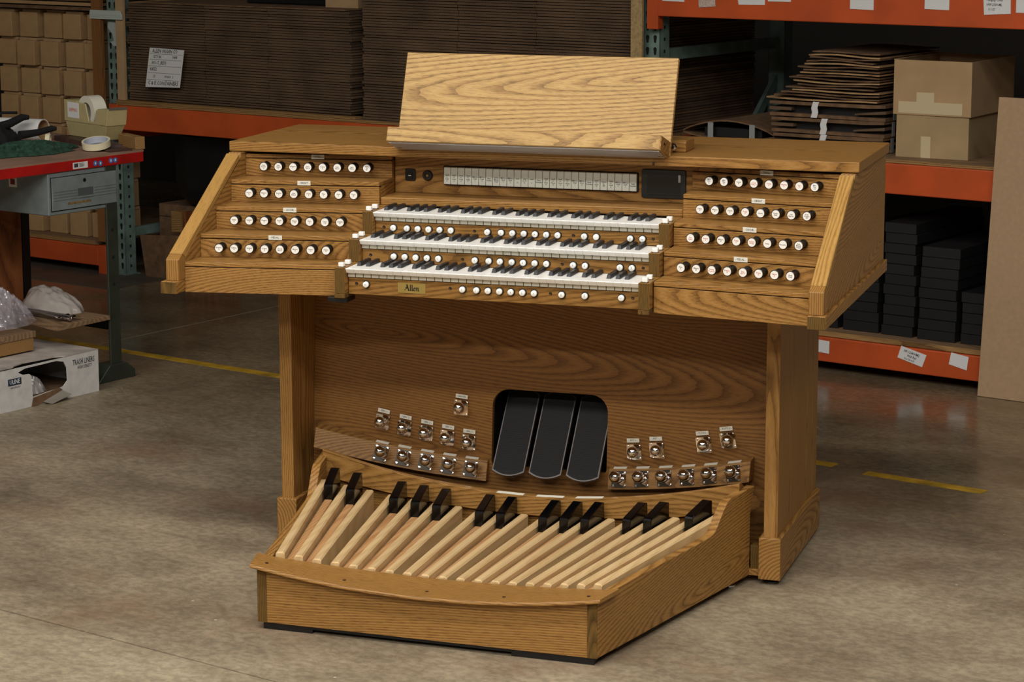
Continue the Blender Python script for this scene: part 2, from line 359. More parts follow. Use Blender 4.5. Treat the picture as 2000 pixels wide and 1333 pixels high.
# lid, back, bottom
P('lid', MB().box(-.9506, .9506, .5129, 1.0506, 1.1722, 1.2011), OAKX, bevel=.0022, seg=2)
P('back_panel', MB().box(-XL, XL, 1.018, 1.034, .82, 1.1715), OAKX)
P('case_floor', MB().box(-XL+.001, XL-.001, .18, 1.03, .822, .838), OAKX)
def jx(s, k, inner): return (s*(XJ if inner else XL-.0005), Y0+(DY if inner else 0)+k*D)
for s in (-1, 1):
    def slab(name, k, back, z0, z1, mat=OAKX, bev=BV, inset=0.0):
        A = jx(s, k, 1); B = jx(s, k, 0)
        poly = [(A[0], A[1]+inset), (B[0], B[1]+inset), (B[0], B[1]+back), (A[0], A[1]+back)]
        return P(name, MB().prism(poly, z0, z1, 'z'), mat, bevel=bev)
    for k in range(4):
        slab('tread', k, D+.018, Z0+k*H-.0122, Z0+k*H)
        slab('knob_board', k+1, .018, Z0+k*H+.0003, Z0+(k+1)*H-.0146, bev=.0008)
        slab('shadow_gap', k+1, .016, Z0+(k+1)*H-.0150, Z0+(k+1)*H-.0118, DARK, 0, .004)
    slab('top_strip', 4, .018, Z0+4*H-.0122, Z0+4*H)
    slab('front_board', 0, .018, .8135, Z0-.0146, bev=.001)
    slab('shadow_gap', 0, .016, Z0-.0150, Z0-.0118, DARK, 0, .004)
    # stepped inner end of the jamb
    pf = [(Y0+DY+.018, .8135)]
    for k in range(4):
        pf += [(Y0+DY+k*D+.018, Z0+k*H-.0122), (Y0+DY+(k+1)*D+.018, Z0+k*H-.0122)]
    pf += [(Y0+DY+4*D+.018, Z0+4*H-.013), (Y0+DY+4*D+.05, Z0+4*H-.013), (Y0+DY+4*D+.05, .8135)]
    x0, x1 = (XJ, XJ+.012) if s > 0 else (-XJ-.012, -XJ)
    P('jamb_end', MB().prism(pf, x0, x1, 'x'), OAKY)
# ---- stop knobs
knob_me = MB().lathe([(.0108, 0), (.0125, .0015), (.0125, .006), (.0095, .0085), (.0088, .024), (.0105, .030), (.0132, .034), (.0138, .0365), (.0138, .0395), (.0128, .041), (.0, .041)], 24).mesh('stop_knob', KNOBB, True)
names_l = [['Bourdon\n16', 'Subbass\n16', 'Gedeckt\n8', 'Octave\n8', 'Choral\nBass 4', 'Mixture\nII', 'Posaune\n16', 'Clairon\n4'],
           ['Gamba\n8', 'Gedackt\n8', 'Prestant\n4', 'Rohrfl\n4', 'Nasard\n2 2/3', 'Flote\n2', 'Tierce\n1 3/5', 'Cymbale\nIII'],
           ['Violone\n16', 'Diapason\n8', 'Bourdon\n8', 'Spitz\nFlute 8', 'Octave\n4', 'Flute\n4', 'Quint\n2', 'Fourn\nIV'],
           ['Rohr\nBourdon\n16', 'Viola\nCeleste\n8', 'Diapason\n8', 'Rohr\nFlute 8', 'Octave\n4', 'Hohl\nFlute 4', 'Spitz\nFlute 2', 'Plein\nJeu\nIV']]
names_r = [['Flute\n4', 'Mixture\nIII', 'Contra\nTromp 32', 'Posaune\n16', 'Bass\nClar 16', 'Tromp\n8', 'Clairon\n4', 'Great\nPedal'],
           ['Cor\nAng 8', 'Krumm\n8', 'Mixture\nIII', 'Tromp\n8', 'Festival\nTromp', 'Harp', 'Tremulant', 'Solo\nMelody\nCoupler'],
           ['Octave\n4', 'Mixture\nIV', 'Cornet\nV', 'Tromp\n8', 'Chimes', 'Carillon\nBells', 'Unit\nExpress', 'Great\nCoupler\nOff'],
           ['MIDI\nFlute\n8', 'MIDI\nHarp\n8', 'Cornet\nIV', 'Contra\nTromp 16', 'Tromp\n8', 'Hautbois\n8', 'Vox\n8', 'MIDI\nVox\nCel']]
red_r = {(0, 2), (0, 3), (0, 4), (0, 5), (0, 6), (1, 0), (1, 1), (1, 3), (1, 4), (2, 3), (3, 3), (3, 4), (3, 5), (3, 6)}
blue_r = {(3, 0), (3, 1), (3, 7)}
for s in (-1, 1):
    right = Vector((math.cos(AL), -s*math.sin(AL), 0)); n = Vector((-s*math.sin(AL), -math.cos(AL), 0)); outd = right*s
    for k in range(4):
        inner = Vector((s*XJ, Y0+DY+(k+1)*D, 0))
        for i in range(8):
            t = .068+.0450*i; idx = (7-i) if s < 0 else i
            pos = inner+outd*t+Vector((0, 0, Z0+k*H+.0315+(.001 if k == 3 else 0)))
            M = frame(pos, right, (0, 0, 1))
            kn = link('stop_knob', knob_me, org, M)
            nm = (names_l if s < 0 else names_r)[k][idx]
            mb = MB().lathe([(.0114, .0405), (.0114, .0417), (0, .0417)], 20)
            v, f = text_geo(nm, .0052, 0, .9)
            mb.add(v, f, Matrix.Translation((0, 0, .0420)), 1)
            ink = INK if s < 0 else (REDINK if (k, idx) in red_r else BLUEINK if (k, idx) in blue_r else INK)
            fo = mb.obj('knob_face', [FACE, ink], kn, world=False)
    # division plates
    for k, body in enumerate(('PEDAL', 'CHOIR', 'GREAT', 'SWELL')):
        inner = Vector((s*XJ, Y0+DY+(k+1)*D, 0))
        pos = inner+outd*.2262+n*.0003+Vector((0, 0, Z0+(k+1)*H-.0062))
        v, f = text_geo('- '+body+' -', .0078)
        P('division_plate', MB().box(-.0198, .0198, -.0066, .0066, 0, .0014).add(v, f, Matrix.Translation((0, 0, .0017)), 1), [LABW, INK]).matrix_basis = frame(pos, right, (0, 0, 1))
# ---- manuals
KY, KZ, KH, KD, KW = .1251, .8992, .0653, .1089, .42435
PW = 2*KW/36
mb = MB(); w = PW/2-.0003
mb.prism([(.0, 0), (-.0008, -.0012), (.0, -.0032), (.0066, -.0135), (.018, -.0135), (.128, -.0135), (.128, 0)], -w, w, 'x')
mb.prism([(.016, -.0135), (.016, -.0262), (.128, -.0262), (.128, -.0135)], -w+.0009, w-.0009, 'x', 1)
white_me = mb.mesh('white_key', [IVORY, STEMM])
mb = MB()
mb.add([(-.0066, .047, 0), (.0066, .047, 0), (.0066, .128, 0), (-.0066, .128, 0), (-.0050, .0515, .0112), (.0050, .0515, .0112), (.0050, .128, .0118), (-.0050, .128, .0118)],
       [(0, 1, 2, 3), (4, 5, 6, 7), (0, 1, 5, 4), (1, 2, 6, 5), (2, 3, 7, 6), (3, 0, 4, 7)])
black_me = mb.mesh('black_key', SHARPM)
for k in range(3):
    y = KY+k*KD; z = KZ+k*KH
    bed = MB().box(-.4235, .4235, y+.0215, y+.128, z-.034, z-.0265).obj('keyboard', DARK, org)
    for i in range(36):
        link('white_key', white_me, bed, Matrix.Translation((-KW+(i+.5)*PW, y, z)))
        if i % 7 in (0, 1, 3, 4, 5) and i < 35:
            dx = {0: -.0016, 1: .0016, 3: -.0022, 4: 0, 5: .0022}[i % 7]
            link('black_key', black_me, bed, Matrix.Translation((-KW+(i+1)*PW+dx, y, z)), bevel=.0008)
    zb = .8235 if k == 0 else KZ+(k-1)*KH+.0010
    slip = P('key_slip', MB().box(-.4238, .4238, y+.020, y+.034, zb, z-.0282), OAKS, bevel=.001)
    for s in (-1, 1):
        x0, x1 = (.4252, .4560) if s > 0 else (-.4560, -.4252)
        zl = .8270 if k == 0 else .9012+KH*(k-1)
        ck = P('key_cheek', MB().box(x0, x1, y-.003, y+(KD if k < 2 else .155)+.012, zl, .9008+KH*k), OAKE if False else OAKY, bevel=BV)
        MB().box(x0+.0004, x1-.0004, y-.0036, y-.0028, zl+.0006, .9008+KH*k-.0008).obj('end_grain_face', OAKE, ck)
        if k == 0: P('cheek_foot', MB().box(x0-.001, x1+.0, y-.0048, y+.11, .8135, .8265), OAKE, bevel=BV)
        for j, dy in enumerate((.012, .060)):
            xc = s*.4405
            tb = P('rocker_tab', MB().box(xc-.0080, xc+.0080, y+dy-.007, y+dy+.007, .9008+KH*k+.0008, .9008+KH*k+.0135), IVORY, bevel=.002, seg=2)
            MB().box(xc-.0086, xc+.0086, y+dy-.0076, y+dy+.0076, .9008+KH*k, .9008+KH*k+.0012).obj('tab_socket', BLACK, tb)
# pistons
pist_me = MB().lathe([(.0112, 0), (.0112, .0022), (.0094, .0026), (.0094, .001)], 20).mesh('piston_collar', BLACK, True)
but_me = MB().lathe([(.0086, .0), (.0086, .0088), (.0078, .0100), (.0, .0100)], 20).mesh('piston_button', IVORY, True)
PX = [[-.369, -.083, -.042, -.0085, .025, .058, .0915, .125, .204, .270, .373],
      [-.326, -.293, -.260, -.226, -.192, -.083, -.042, -.0085, .026, .059, .093, .127, .2045, .239, .339, .373],
      [-.368, -.326, -.293, -.260, -.226, -.192, -.082, -.041, -.007, .027, .060, .0935, .127, .205, .240, .339, .374]]
PT = [['SET', '0', '1', '2', '3', '4', '5', '6', 'Gr\nPd', 'Sw\nPd\n1', 'TUT'],
      ['1', '2', '3', '4', '5', '0', '1', '2', '3', '4', '5', '6', '7', '8', 'Ch\nGr', 'Sw\nGr\n2'],
      ['0', '1', '2', '3', '4', '5', '0', '1', '2', '3', '4', '5', '6', '7', '-', 'Sw\nCh', 'Ped']]
for k in range(3):
    y = KY+k*KD+.020; z = .8535+k*KH
    for x, tx in zip(PX[k], PT[k]):
        M = frame((x, y, z), (1, 0, 0), (0, 0, 1))
        c = link('thumb_piston', pist_me, org, M); b = link('button', but_me, c, world=False)
        v, f = text_geo(tx, .0062 if len(tx) < 3 else .0042, 0, .9)
        MB().add(v, f, Matrix.Translation((0, 0, .0102))).obj('number', INK, b, world=False)
    for x in ((-.399, -.120, .171, .404), (-.398, -.121, .172, .404), (-.398, -.122, .172, .404))[k]:
        P('slip_screw', MB().lathe([(.0045, 0), (.0045, .0008), (.0035, .0014), (.0012, .0006), (0, .0006)], 12, frame((x, y, z+.0012), (1, 0, 0), (0, 0, 1))), flat('screw_bronze%d' % k, (58, 44, 34), .4, .6))
# brass nameplate with black-letter name, drawn with a slanted broad pen
def pen(mb, pts, w=.0036, M=None, m=1, ang=40):
    nx, ny = math.cos(math.radians(ang))*w/2, math.sin(math.radians(ang))*w/2
    for a, b in zip(pts[:-1], pts[1:]):
        mb.add([(a[0]-nx, a[1]-ny, 0), (a[0]+nx, a[1]+ny, 0), (b[0]+nx, b[1]+ny, 0), (b[0]-nx, b[1]-ny, 0)], [(0, 1, 2, 3)], M, m)
npl = MB().box(-.0412, .0412, -.0148, .0148, 0, .0012)
Mt = Matrix.Translation((-.0195, -.0085, .0014))
def strokes(ox, S, sc=1.0):
    for st in S: pen(npl, [(ox+x*sc, y*sc) for x, y in st], .0038, Mt)
strokes(0, [[(.0005, .0155), (.0035, .0180), (.0060, .0165), (.0105, .0020), (.0125, .0005)], [(.0062, .0160), (.0030, .0050), (.0005, .0020), (-.0010, .0035)], [(.0010, .0085), (.0085, .0085)]])
for ox in (.0152, .0205): strokes(ox, [[(.0005, .0178), (.0005, .0030), (.0024, .0006)], [(-.0008, .0168), (.0012, .0184)]])
strokes(.0255, [[(.0042, .0070), (.0030, .0105), (.0005, .0090), (.0005, .0025), (.0025, .0005), (.0050, .0025)], [(.0008, .0055), (.0040, .0080)]])
strokes(.0325, [[(.0000, .0105), (.0010, .0095), (.0010, .0006)], [(.0015, .0080), (.0048, .0105), (.0062, .0085), (.0062, .0020), (.0074, .0004)]])
o = P('name_plate', npl, [BRASS, flat('engraving_black', (20, 18, 14), .6)]); o.matrix_basis = frame((-.234, KY+.0198, .8495), (1, 0, 0), (0, 0, 1))
P('headphone_jack_box', MB().box(-.485, -.425, .135, .20, .799, .8130), BLACK, bevel=.002)
# ---- shelf above top manual and centre panel
P('shelf', MB().box(-.4570, .4570, .4900, .6120, 1.0315, 1.0540), OAKX, bevel=.003, seg=2)
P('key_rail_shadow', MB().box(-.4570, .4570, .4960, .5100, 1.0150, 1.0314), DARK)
YC = .611
P('tab_panel', MB().box(-.4562, .4562, YC, YC+.016, 1.0540, 1.1655), OAKX, bevel=.001)
tabs = P('tab_recess', MB().prism(rrect(.5985, .0585, .005), YC-.0008, YC, 'y', M=Matrix.Translation((-.0030, 0, 1.1100))), DARK)
tlab = ['Swell\nto\nPedal\n8', 'Swell\nto\nPedal\n4', 'Great\nto\nPedal\n8', 'Choir\nto\nPedal\n8', 'MIDI to\nPedal\n1', 'MIDI to\nPedal\n2', 'Bass\nCoupler', 'Gt/Ch\nManual\nTransf', 'MIDI to\nChoir\n1', 'MIDI to\nChoir\n2', 'Swell\n\n16', 'Swell\nto Ch\n8', 'Swell\n\n4', 'Choir\nTremulant',
        'Swell\nto\nGreat\n16', 'Swell\nto\nGreat\n8', 'Swell\nto\nGreat\n4', 'Choir\nto\nGreat\n8', 'MIDI to\nGreat\n1', 'MIDI to\nGreat\n2', 'Great\nTremulant', 'Swell\nto\nSwell\n16', 'Unison\nto\nOff', 'Swell\nto\nSwell\n4', 'MIDI to\nSwell\n1', 'MIDI to\nSwell\n2', 'Swell\nTremulant']
tw = .5905/27
tab_mb = MB().prism([(-.0030, .0520), (-.0105, .0500), (-.0130, .0020), (-.0125, .0008), (-.0020, .0000), (0, 0), (0, .052)], -tw/2+.0007, tw/2-.0007, 'x')
tab_me = tab_mb.mesh('rocker_tab', TABM)
for i in range(27):
    x = -.2980+(i+.5)*tw
    t = link('stop_tab', tab_me, org, Matrix.Translation((x, YC-.0008, 1.0842)), bevel=.0009)
    v, f = text_geo(tlab[i], .0062, 0, .82)
    a = Vector((0, .0025, .048)).normalized()
    MB().add(v, f, frame((0, -.0126, .0195), (1, 0, 0), a)).obj('lettering', INK, t, world=False)
# touchscreen
sc = P('touchscreen', MB().prism(rrect(.1310, .0830, .006), YC-.006, YC, 'y', M=Matrix.Translation((.3710, 0, 1.1085))), flat('screen_bezel', (26, 29, 29), .4), bevel=.0012)
MB().box(.3220, .4200, YC-.0066, YC-.0058, 1.0830, 1.1375).obj('screen_glass', flat('screen_glass', (17, 17, 17), .16), sc)
MB().box(.4148, .4212, YC-.0072, YC-.0064, 1.1150, 1.1370).obj('card_slot', flat('card_grey', (190, 192, 192), .4), sc)
MB().box(.3220, .4200, YC-.0072, YC-.0062, 1.0760, 1.0790).obj('bezel_ridge', BLACK, sc)
sw = P('power_switch', MB().prism(rrect(.0330, .0360, .005), YC-.004, YC, 'y', M=Matrix.Translation((-.4065, 0, 1.1080))), BLACK, bevel=.001)
MB().prism(rrect(.0170, .0190, .003), YC-.0062, YC-.0038, 'y', M=Matrix.Translation((-.4065, 0, 1.1070))).obj('rocker', BLACK, sw, bevel=.001)
MB().box(-.4115, -.4030, YC-.0068, YC-.0060, 1.1050, 1.1072).obj('switch_mark', WHITEP, sw)
kl = P('key_lock', MB().lathe([(.0160, 0), (.0160, .003), (.0135, .006), (.0085, .006), (.0080, .0035), (0, .0035)], 24, frame((-.3520, YC, 1.1075), (1, 0, 0), (0, 0, 1))), flat('lock_dark', (48, 44, 42), .35, .5))
MB().lathe([(.0048, .0036), (.0040, .0062), (0, .0062)], 14, frame((-.3520, YC, 1.1075), (1, 0, 0), (0, 0, 1))).obj('lock_barrel', flat('lock_brass', (150, 120, 80), .35, .8), kl)
# ---- music desk (leans back 20.4 degrees); desk frame: x, up the board (b), back along the tray (w)
T = math.radians(20.4); bx = Vector((0, math.sin(T), math.cos(T))); wx = Vector((0, math.cos(T), -math.sin(T)))
MD = Matrix((Vector((1, 0, 0)), wx, bx)).transposed().to_4x4(); MD.translation = Vector((0, .4215, 1.2290))
def PD(name, mb, mat, parent=None, bevel=0, seg=1):
    o = mb.obj(name, mat, parent or org, bevel=bevel, seg=seg); o.matrix_basis = MD; return o
W2 = .4115
PD('desk_board', MB().box(-W2, W2, .0900, .1060, .004, .2925), DESK, bevel=.0012)
PD('desk_lip', MB().box(-W2, W2-.0045, 0, .012, .0, .0420), DESK, bevel=.0012)
PD('desk_tray', MB().box(-W2, W2-.0045, .012, .0898, .0, .010), DESK)
PD('lamp_strip', MB().box(-W2+.004, W2-.010, .0122, .0860, -.0030, -.0003), flat('lamp_housing', (176, 172, 170), .3, .35))
ek = P('desk_end_cap', MB().prism([(.4190, 1.2690), (.5185, 1.2410), (.5030, 1.2022), (.4060, 1.2300)], W2-.0040, W2, 'x'), OAKY, bevel=.0006)
MB().prism([(.4520+.0085*math.cos(a*math.pi/6), 1.2415+.0036*math.sin(a*math.pi/6)-.0024*math.cos(a*math.pi/6)) for a in range(12)], W2, W2+.0006, 'x').obj('cap_slot', DARK, ek)
PD('desk_screw', MB().lathe([(.003, 0), (.003, .0012), (0, .0016)], 10, frame((W2, .098, .245), (0, 1, 0), (0, 0, 1))), CHROME)
for s in (-1, 1):
    if s > 0: P('desk_block', MB().prism([(.613, 1.2011), (.613, 1.2290), (.621, 1.2360), (.712, 1.2360), (.720, 1.2290), (.720, 1.2011)], .345, .434, 'x'), OAKX, bevel=.004, seg=3)
    if s > 0:
        P('pivot_knob', MB().lathe([(.0060, -.03), (.0060, 0), (.0105, .002), (.0115, .008), (.0095, .014), (.0050, .016), (0, .016)], 20, frame((.4010, .6000, 1.2180), (1, 0, 0), (0, 0, 1))), CHROME)
        P('desk_prop', MB().box(.385, .400, .48, .60, 1.2013, 1.2100), OAKY)
        P('desk_prop', MB().box(-.400, -.385, .48, .60, 1.2013, 1.2100), OAKY)
P('lid_prop_hook', MB().box(.3620, .3670, .5080, .5128, 1.1730, 1.1830), flat('hook_brown', (70, 42, 26), .5))
# ---- pedestal
LX, LW, LY, LB = .7585, .0393, .4184, 1.0036
for s in (-1, 1):
    def X(a, b): return (min(s*a, s*b), max(s*a, s*b))
    for a, b in ((LY, .6245), (.6255, .8425), (.8435, LB)):
        P('side_plank', MB().box(*X(LX-LW, LX), a, b, .13, .8155), OAKZ, bevel=.0008)
    P('plinth', MB().box(*X(LX-LW-.012, LX+.012), LY-.012, LB+.012, .0152, .1377), OAKY, bevel=.003, seg=2)
    for yy in (.445, .96):
        P('levelling_foot', MB().lathe([(.022, 0), (.022, .005), (.008, .007), (.008, .0152)], 20, Matrix.Translation((s*(LX-.02), yy, 0))), flat('foot_steel%d%d' % (s, yy*10), (70, 66, 60), .4, .7))
    P('plinth_block', MB().box(*X(.678, .706), .435, .470, .02, .105), OAKE, bevel=.001)
    P('plinth_block', MB().box(*X(.672, .706), .425, .48, .02, .038), OAKY, bevel=.001)
def yk(z): return .592+(z-.47)*.071
kb = math.atan(.071)
MK = frame((0, yk(.47), .47), (1, 0, 0), (0, math.sin(kb), math.cos(kb)))   # local: x, up the board, out towards the player
cx0, cx1, ct, cb_, rr = -.144, .2132, .0070, -.2240, .052
hole = []
for (cx, cy, a0, r) in ((cx1-rr, ct-rr, 0, rr), (cx0+rr, ct-rr, 90, rr), (cx0+.01, cb_+.01, 180, .01), (cx1-.01, cb_+.01, 270, .01)):
    for i in range(9):
        a = math.radians(a0+90*i/8); hole.append((cx+r*math.cos(a), cy+r*math.sin(a)))
v, f = holed([(-.7185, -.45), (.7185, -.45), (.7185, .352), (-.7185, .352)], [hole], .018)
P('knee_board', MB().add(v, f, Matrix.Translation((0, 0, -.018))), OAKK).matrix_basis = MK
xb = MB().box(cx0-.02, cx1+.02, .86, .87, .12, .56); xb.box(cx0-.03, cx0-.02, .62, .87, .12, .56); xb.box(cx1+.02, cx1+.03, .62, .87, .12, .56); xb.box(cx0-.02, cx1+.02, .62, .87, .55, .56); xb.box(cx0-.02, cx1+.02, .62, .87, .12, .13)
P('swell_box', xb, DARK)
# expression shoes
def shoe(xc):
    top = Vector((xc, .680, .446)); bot = Vector((xc, .520, .247)); up = (top-bot).normalized(); L = (top-bot).length
    M = frame(bot, (1, 0, 0), up)
    def outl(w, g):
        pts = []
        for i in range(9): x = -w+2*w*i/8; pts.append((x, -.0150*(1-(x/w)**2)*1+g*-1))
        for i in range(9): x = w-2*w*i/8; pts.append((x, L+.0150*(1-(x/w)**2)+g))
        return pts
    sh = P('expression_shoe', MB().prism(outl(.0495, .002), -.010, .0, 'z'), ALU); sh.matrix_basis = M
    o = MB().prism(outl(.0460, -.0015), 0, .0022, 'z').obj('rubber_tread', RUBBER, sh, world=False)
    rb = MB()
    for i in range(46): rb.box(-.0440, .0440, .004+i*L/47, .0060+i*L/47, .0022, .0030)
    rb.obj('tread_ribs', RUBBER, sh, world=False)['kind'] = 'stuff'
    MB().box(-.012, .012, L*.35, L*.55, -.16, -.011).obj('shoe_arm', flat('arm_grey%.2f' % xc, (56, 56, 58), .5, .5), sh, world=False)
for xc in (-.0740, .0400, .1550): shoe(xc)
# toe pistons
stud_me = MB().lathe([(.0165, 0), (.0150, .003), (.0112, .007), (.0100, .014), (.0104, .026), (.0128, .031), (.0158, .036), (.0172, .0425), (.0172, .0475), (.0158, .0535), (.0120, .0585), (.006, .0612), (.0, .0620)], 28).mesh('toe_stud', CHROME, True)
pl = MB().prism(rrect(.0440, .0480, .003, 2), 0, .0022, 'z')
for sx in (-1, 1):
    for sy in (-1, 1): pl.lathe([(.0036, .0022), (.0034, .0040), (.0, .0046)], 10, Matrix.Translation((sx*.0170, sy*.0190, 0)))
plate_me = pl.mesh('stud_plate', CHROME)
def stud_on(M, nx, nz):
    n = Vector((nx, -1, nz)).normalized(); up = Vector((0, 0, 1)); right = up.cross(n).normalized(); up = n.cross(right)
    S = Matrix((right, up, n)).transposed().to_4x4(); S.translation = M.translation-n*.004
    st = link('toe_piston', stud_me, org, S); pl_ = link('mounting_plate', plate_me, st, S.inverted() @ M, world=False)
def toe(x, y, z, nx, nz, roll=0, label=None, lo=(0, .036), strip=False):
    n = Vector((nx, -1, nz)).normalized(); right = Vector((math.cos(roll), 0, math.sin(roll))); right = (right-n*right.dot(n)).normalized(); up = n.cross(right)
    M = Matrix((right, up, n)).transposed().to_4x4(); M.translation = Vector((x, y, z))
    stud_on(M, .16, .23)
    lm = MB().box(-.0190, .0190, -.0062, .0062, 0, .0010)
    if label:
        v, f = text_geo('- '+label+' -', .0078, 0, .9); lm.add(v, f, Matrix.Translation((0, 0, .0013)), 1)
    lb = P('label_plate', lm, [LABW, INK])
    if not strip: lb.matrix_basis = M @ Matrix.Translation((lo[0], lo[1], 0))
    return lb, M
for x, z, rl, lab in ((-.494, .352, -.17, 'GEN. 1'), (-.423, .338, -.15, 'GEN. 2'), (-.353, .327, -.13, 'GEN. 3'), (-.285, .317, -.11, 'GEN. 4'), (-.217, .308, -.09, 'GEN. 5'), (-.243, .412, -.09, 'CANCEL'),
                      (.296, .316, .07, 'PST +'), (.365, .326, .09, 'PST -'), (.505, .352, .14, 'TUTTI I'), (.576, .370, .16, 'TUTTI II')):
    toe(x, yk(z)-.001, z, .0, -.071, rl, lab)
# toe-piston rails, bowed in plan and rising to the ends
def zT(x): return .2565+.165*x*x
def yT(x): return .566-.085*x*x
def rail(xa, xb, name):
    n = 24; vs = []; fs = []
    for i in range(n+1):
        x = xa+(xb-xa)*i/n; z = zT(x); y = yT(x)
        vs += [(x, y, z), (x, y-.020, z-.058), (x, yk(z-.07)-.002, z-.062), (x, yk(z)-.001, z+.001)]
    for i in range(n):
        for j in range(4): k = (j+1) % 4; fs.append((i*4+j, i*4+k, i*4+4+k, i*4+4+j))
    fs += [(0, 1, 2, 3), (n*4, n*4+1, n*4+2, n*4+3)]
    return P(name, MB().add(vs, fs), OAKX, bevel=.001)
rail(-.690, -.152, 'toe_rail'); rail(.225, .655, 'toe_rail')
def railpt(x):
    z = zT(x); y = yT(x); return Vector((x, y-.0100, z-.029))
for x in (-.483, -.413, -.342, -.272, -.202, .2585, .328, .398, .467, .535, .606):
    p = railpt(x); sl_ = .33*x
    roll = math.atan(.33*x)
    tx = Vector((1, -.17*x, .33*x)).normalized(); dn = Vector((0, -.020, -.058)).normalized(); nn = dn.cross(tx)
    if nn.y > 0: nn = -nn
    up = (nn.cross(tx)).normalized()
    if up.z < 0: up = -up
    M = Matrix((tx, up, tx.cross(up))).transposed().to_4x4(); M.translation = p+nn*.0006
    stud_on(M, .32 if x < 0 else -.04, .41)
    q = Vector((x, yT(x)+.006, zT(x)+.0012))
    Ml = Matrix((tx, Vector((0, .97, .2)).normalized(), tx.cross(Vector((0, .97, .2)).normalized()))).transposed().to_4x4(); Ml.translation = q
    P('label_plate', MB().box(-.0200, .0200, -.0062, .0062, 0, .0016), LABW).matrix_basis = Ml
# ================================================================== PEDALBOARD
RP = -.0284
ped = thing('pedalboard', 'oak concave radiating pedalboard with maple naturals and gloss black sharps', 'pedalboard', (.004, 0, 0), RP)
def Q(name, mb, mat, parent=None, bevel=0, seg=1): return mb.obj(name, mat, parent or ped, world=False, bevel=bevel, seg=seg)
YCN, RH, DL, KC = -2.1943, 1.9291, .0260, .197
HW, YF, FL, SL = .4746, -.4051, .1872, .8476
def rad(i, r, off=0):
    a = DL*(i-9); return (r*math.sin(a)+off*math.cos(a), YCN+r*math.cos(a)-off*math.sin(a))
# side boards
sd = Vector((FL, SL, 0)).normalized()
SLn = math.hypot(FL, SL)
prof = [(0, .021), (0, .172), (.10, .181), (.30, .186), (.50, .188), (.600, .1905), (.630, .1925), (.648, .198), (.664, .2105), (.698, .245), (.722, .2640), (.738, .2708), (.80, .2745), (.895, .2765), (.890, .262), (.870, .200), (.868, .021)]
for s in (-1, 1):
    o = Q('side_board', MB().prism(prof, -.025, 0, 'y') if s > 0 else MB().prism(prof, 0, .025, 'y'), wood('oak_side_board', OL, OM, OD, 'X', ring=.009, off=.03, tilt=8, pore=.7) if s < 0 else bpy.data.materials['oak_side_board'], bevel=.002, seg=2)
    a = math.atan2(SL, s*FL)
    M = Matrix.Translation((s*HW, YF, 0)) @ Matrix.Rotation(a, 4, 'Z')
    if s > 0: M = M @ Matrix.Translation((0, .025, 0))
    else: M = M @ Matrix.Translation((0, -.025, 0))
    o.matrix_basis = M
# front board with curved top, capped by a bent cap
def zc(x): return .1415+.175*x*x
n = 28
pts = [(-HW+.027, .021)]+[(x, zc(x)-.010) for x in [(-HW+.027)+(2*HW-.054)*i/n for i in range(n+1)]]+[(HW-.027, .021)]
Q('front_board', MB().prism(pts, YF, YF+.020, 'y'), OAKX)
for s in (-1, 1):
    x0, x1 = (HW-.027, HW-.0005) if s > 0 else (-HW+.0005, -HW+.027)
    Q('corner_post', MB().box(x0, x1, YF-.0015, YF+.004, .021, .170), OAKE)
vs = []; fs = []
for i in range(n+1):
    t = -1+2*i/n; xf = t*(HW+.012); xb = t*(HW+.034); z = zc(xf)
    yb = YCN+math.sqrt((RH-.004)**2-min(xb, .49)**2) if abs(t) < .93 else YCN+math.sqrt((RH-.004)**2-(.93*(HW+.034))**2)
    yf = YF-.020
    vs += [(xf, yf, z-.004), (xf, yf+.003, z), (xb, yb, z+.004), (xb, yb, z-.008), (xf, yf+.003, z-.0105), (xf, yf-.0005, z-.0075)]
for i in range(n):
    for j in range(6): k = (j+1) % 6; fs.append((i*6+j, i*6+k, i*6+6+k, i*6+6+j))
fs += [tuple(range(6)), tuple(range(n*6, n*6+6))]
Q('heel_cap', MB().add(vs, fs), OAKX)
for i, x in enumerate((-.455, -.232, 0.0, .215, .445)):
    Q('cap_screw', MB().lathe([(.0048, 0), (.0048, .0006), (0, .0008)], 12, Matrix.Translation((x, YF+.028-.02*abs(x), zc(x)+.0018))), flat('cap_plug%d' % i, (70, 44, 26), .6))
Q('bottom_board', MB().prism([(-HW+.03, YF+.02), (HW-.03, YF+.02), (HW+FL-.06, YF+SL-.03), (-HW-FL+.06, YF+SL-.03)], .030, .045, 'z'), DARK)
# back rail behind the sharps with a curved top
n = 28; XR = .640
def zr(x): return .2075+.215*x*x
pts = [(x, zr(x)) for x in [-XR+2*XR*i/n for i in range(n+1)]]+[(x, .150+.16*x*x) for x in [XR-2*XR*i/n for i in range(n+1)]]
Q('back_rail', MB().prism(pts, .400, .418, 'y'), OAKX, bevel=.001)
pts = [(x, zr(x)-.0135) for x in [-XR+2*XR*i/n for i in range(n+1)]]+[(XR, .03), (-XR, .03)]
vs = []; fs = []
for i in range(n+1):
    x = -XR+2*XR*i/n; z = zr(x); vs += [(x, .4182, z-.0005), (x, .4960, .190+.160*x*x), (x, .4960, .180+.160*x*x), (x, .4182, z-.0125)]
for i in range(n):
    for j in range(4): k = (j+1) % 4; fs.append((i*4+j, i*4+k, i*4+4+k, i*4+4+j))
Q('back_shelf', MB().add(vs, fs+[(0, 1, 2, 3), (n*4, n*4+1, n*4+2, n*4+3)]), OAKX)
Q('back_board', MB().prism(pts, .4185, .4300, 'y'), OAKX)
Q('key_well', MB().box(-.62, .62, .330, .3985, .045, .100), DARK)
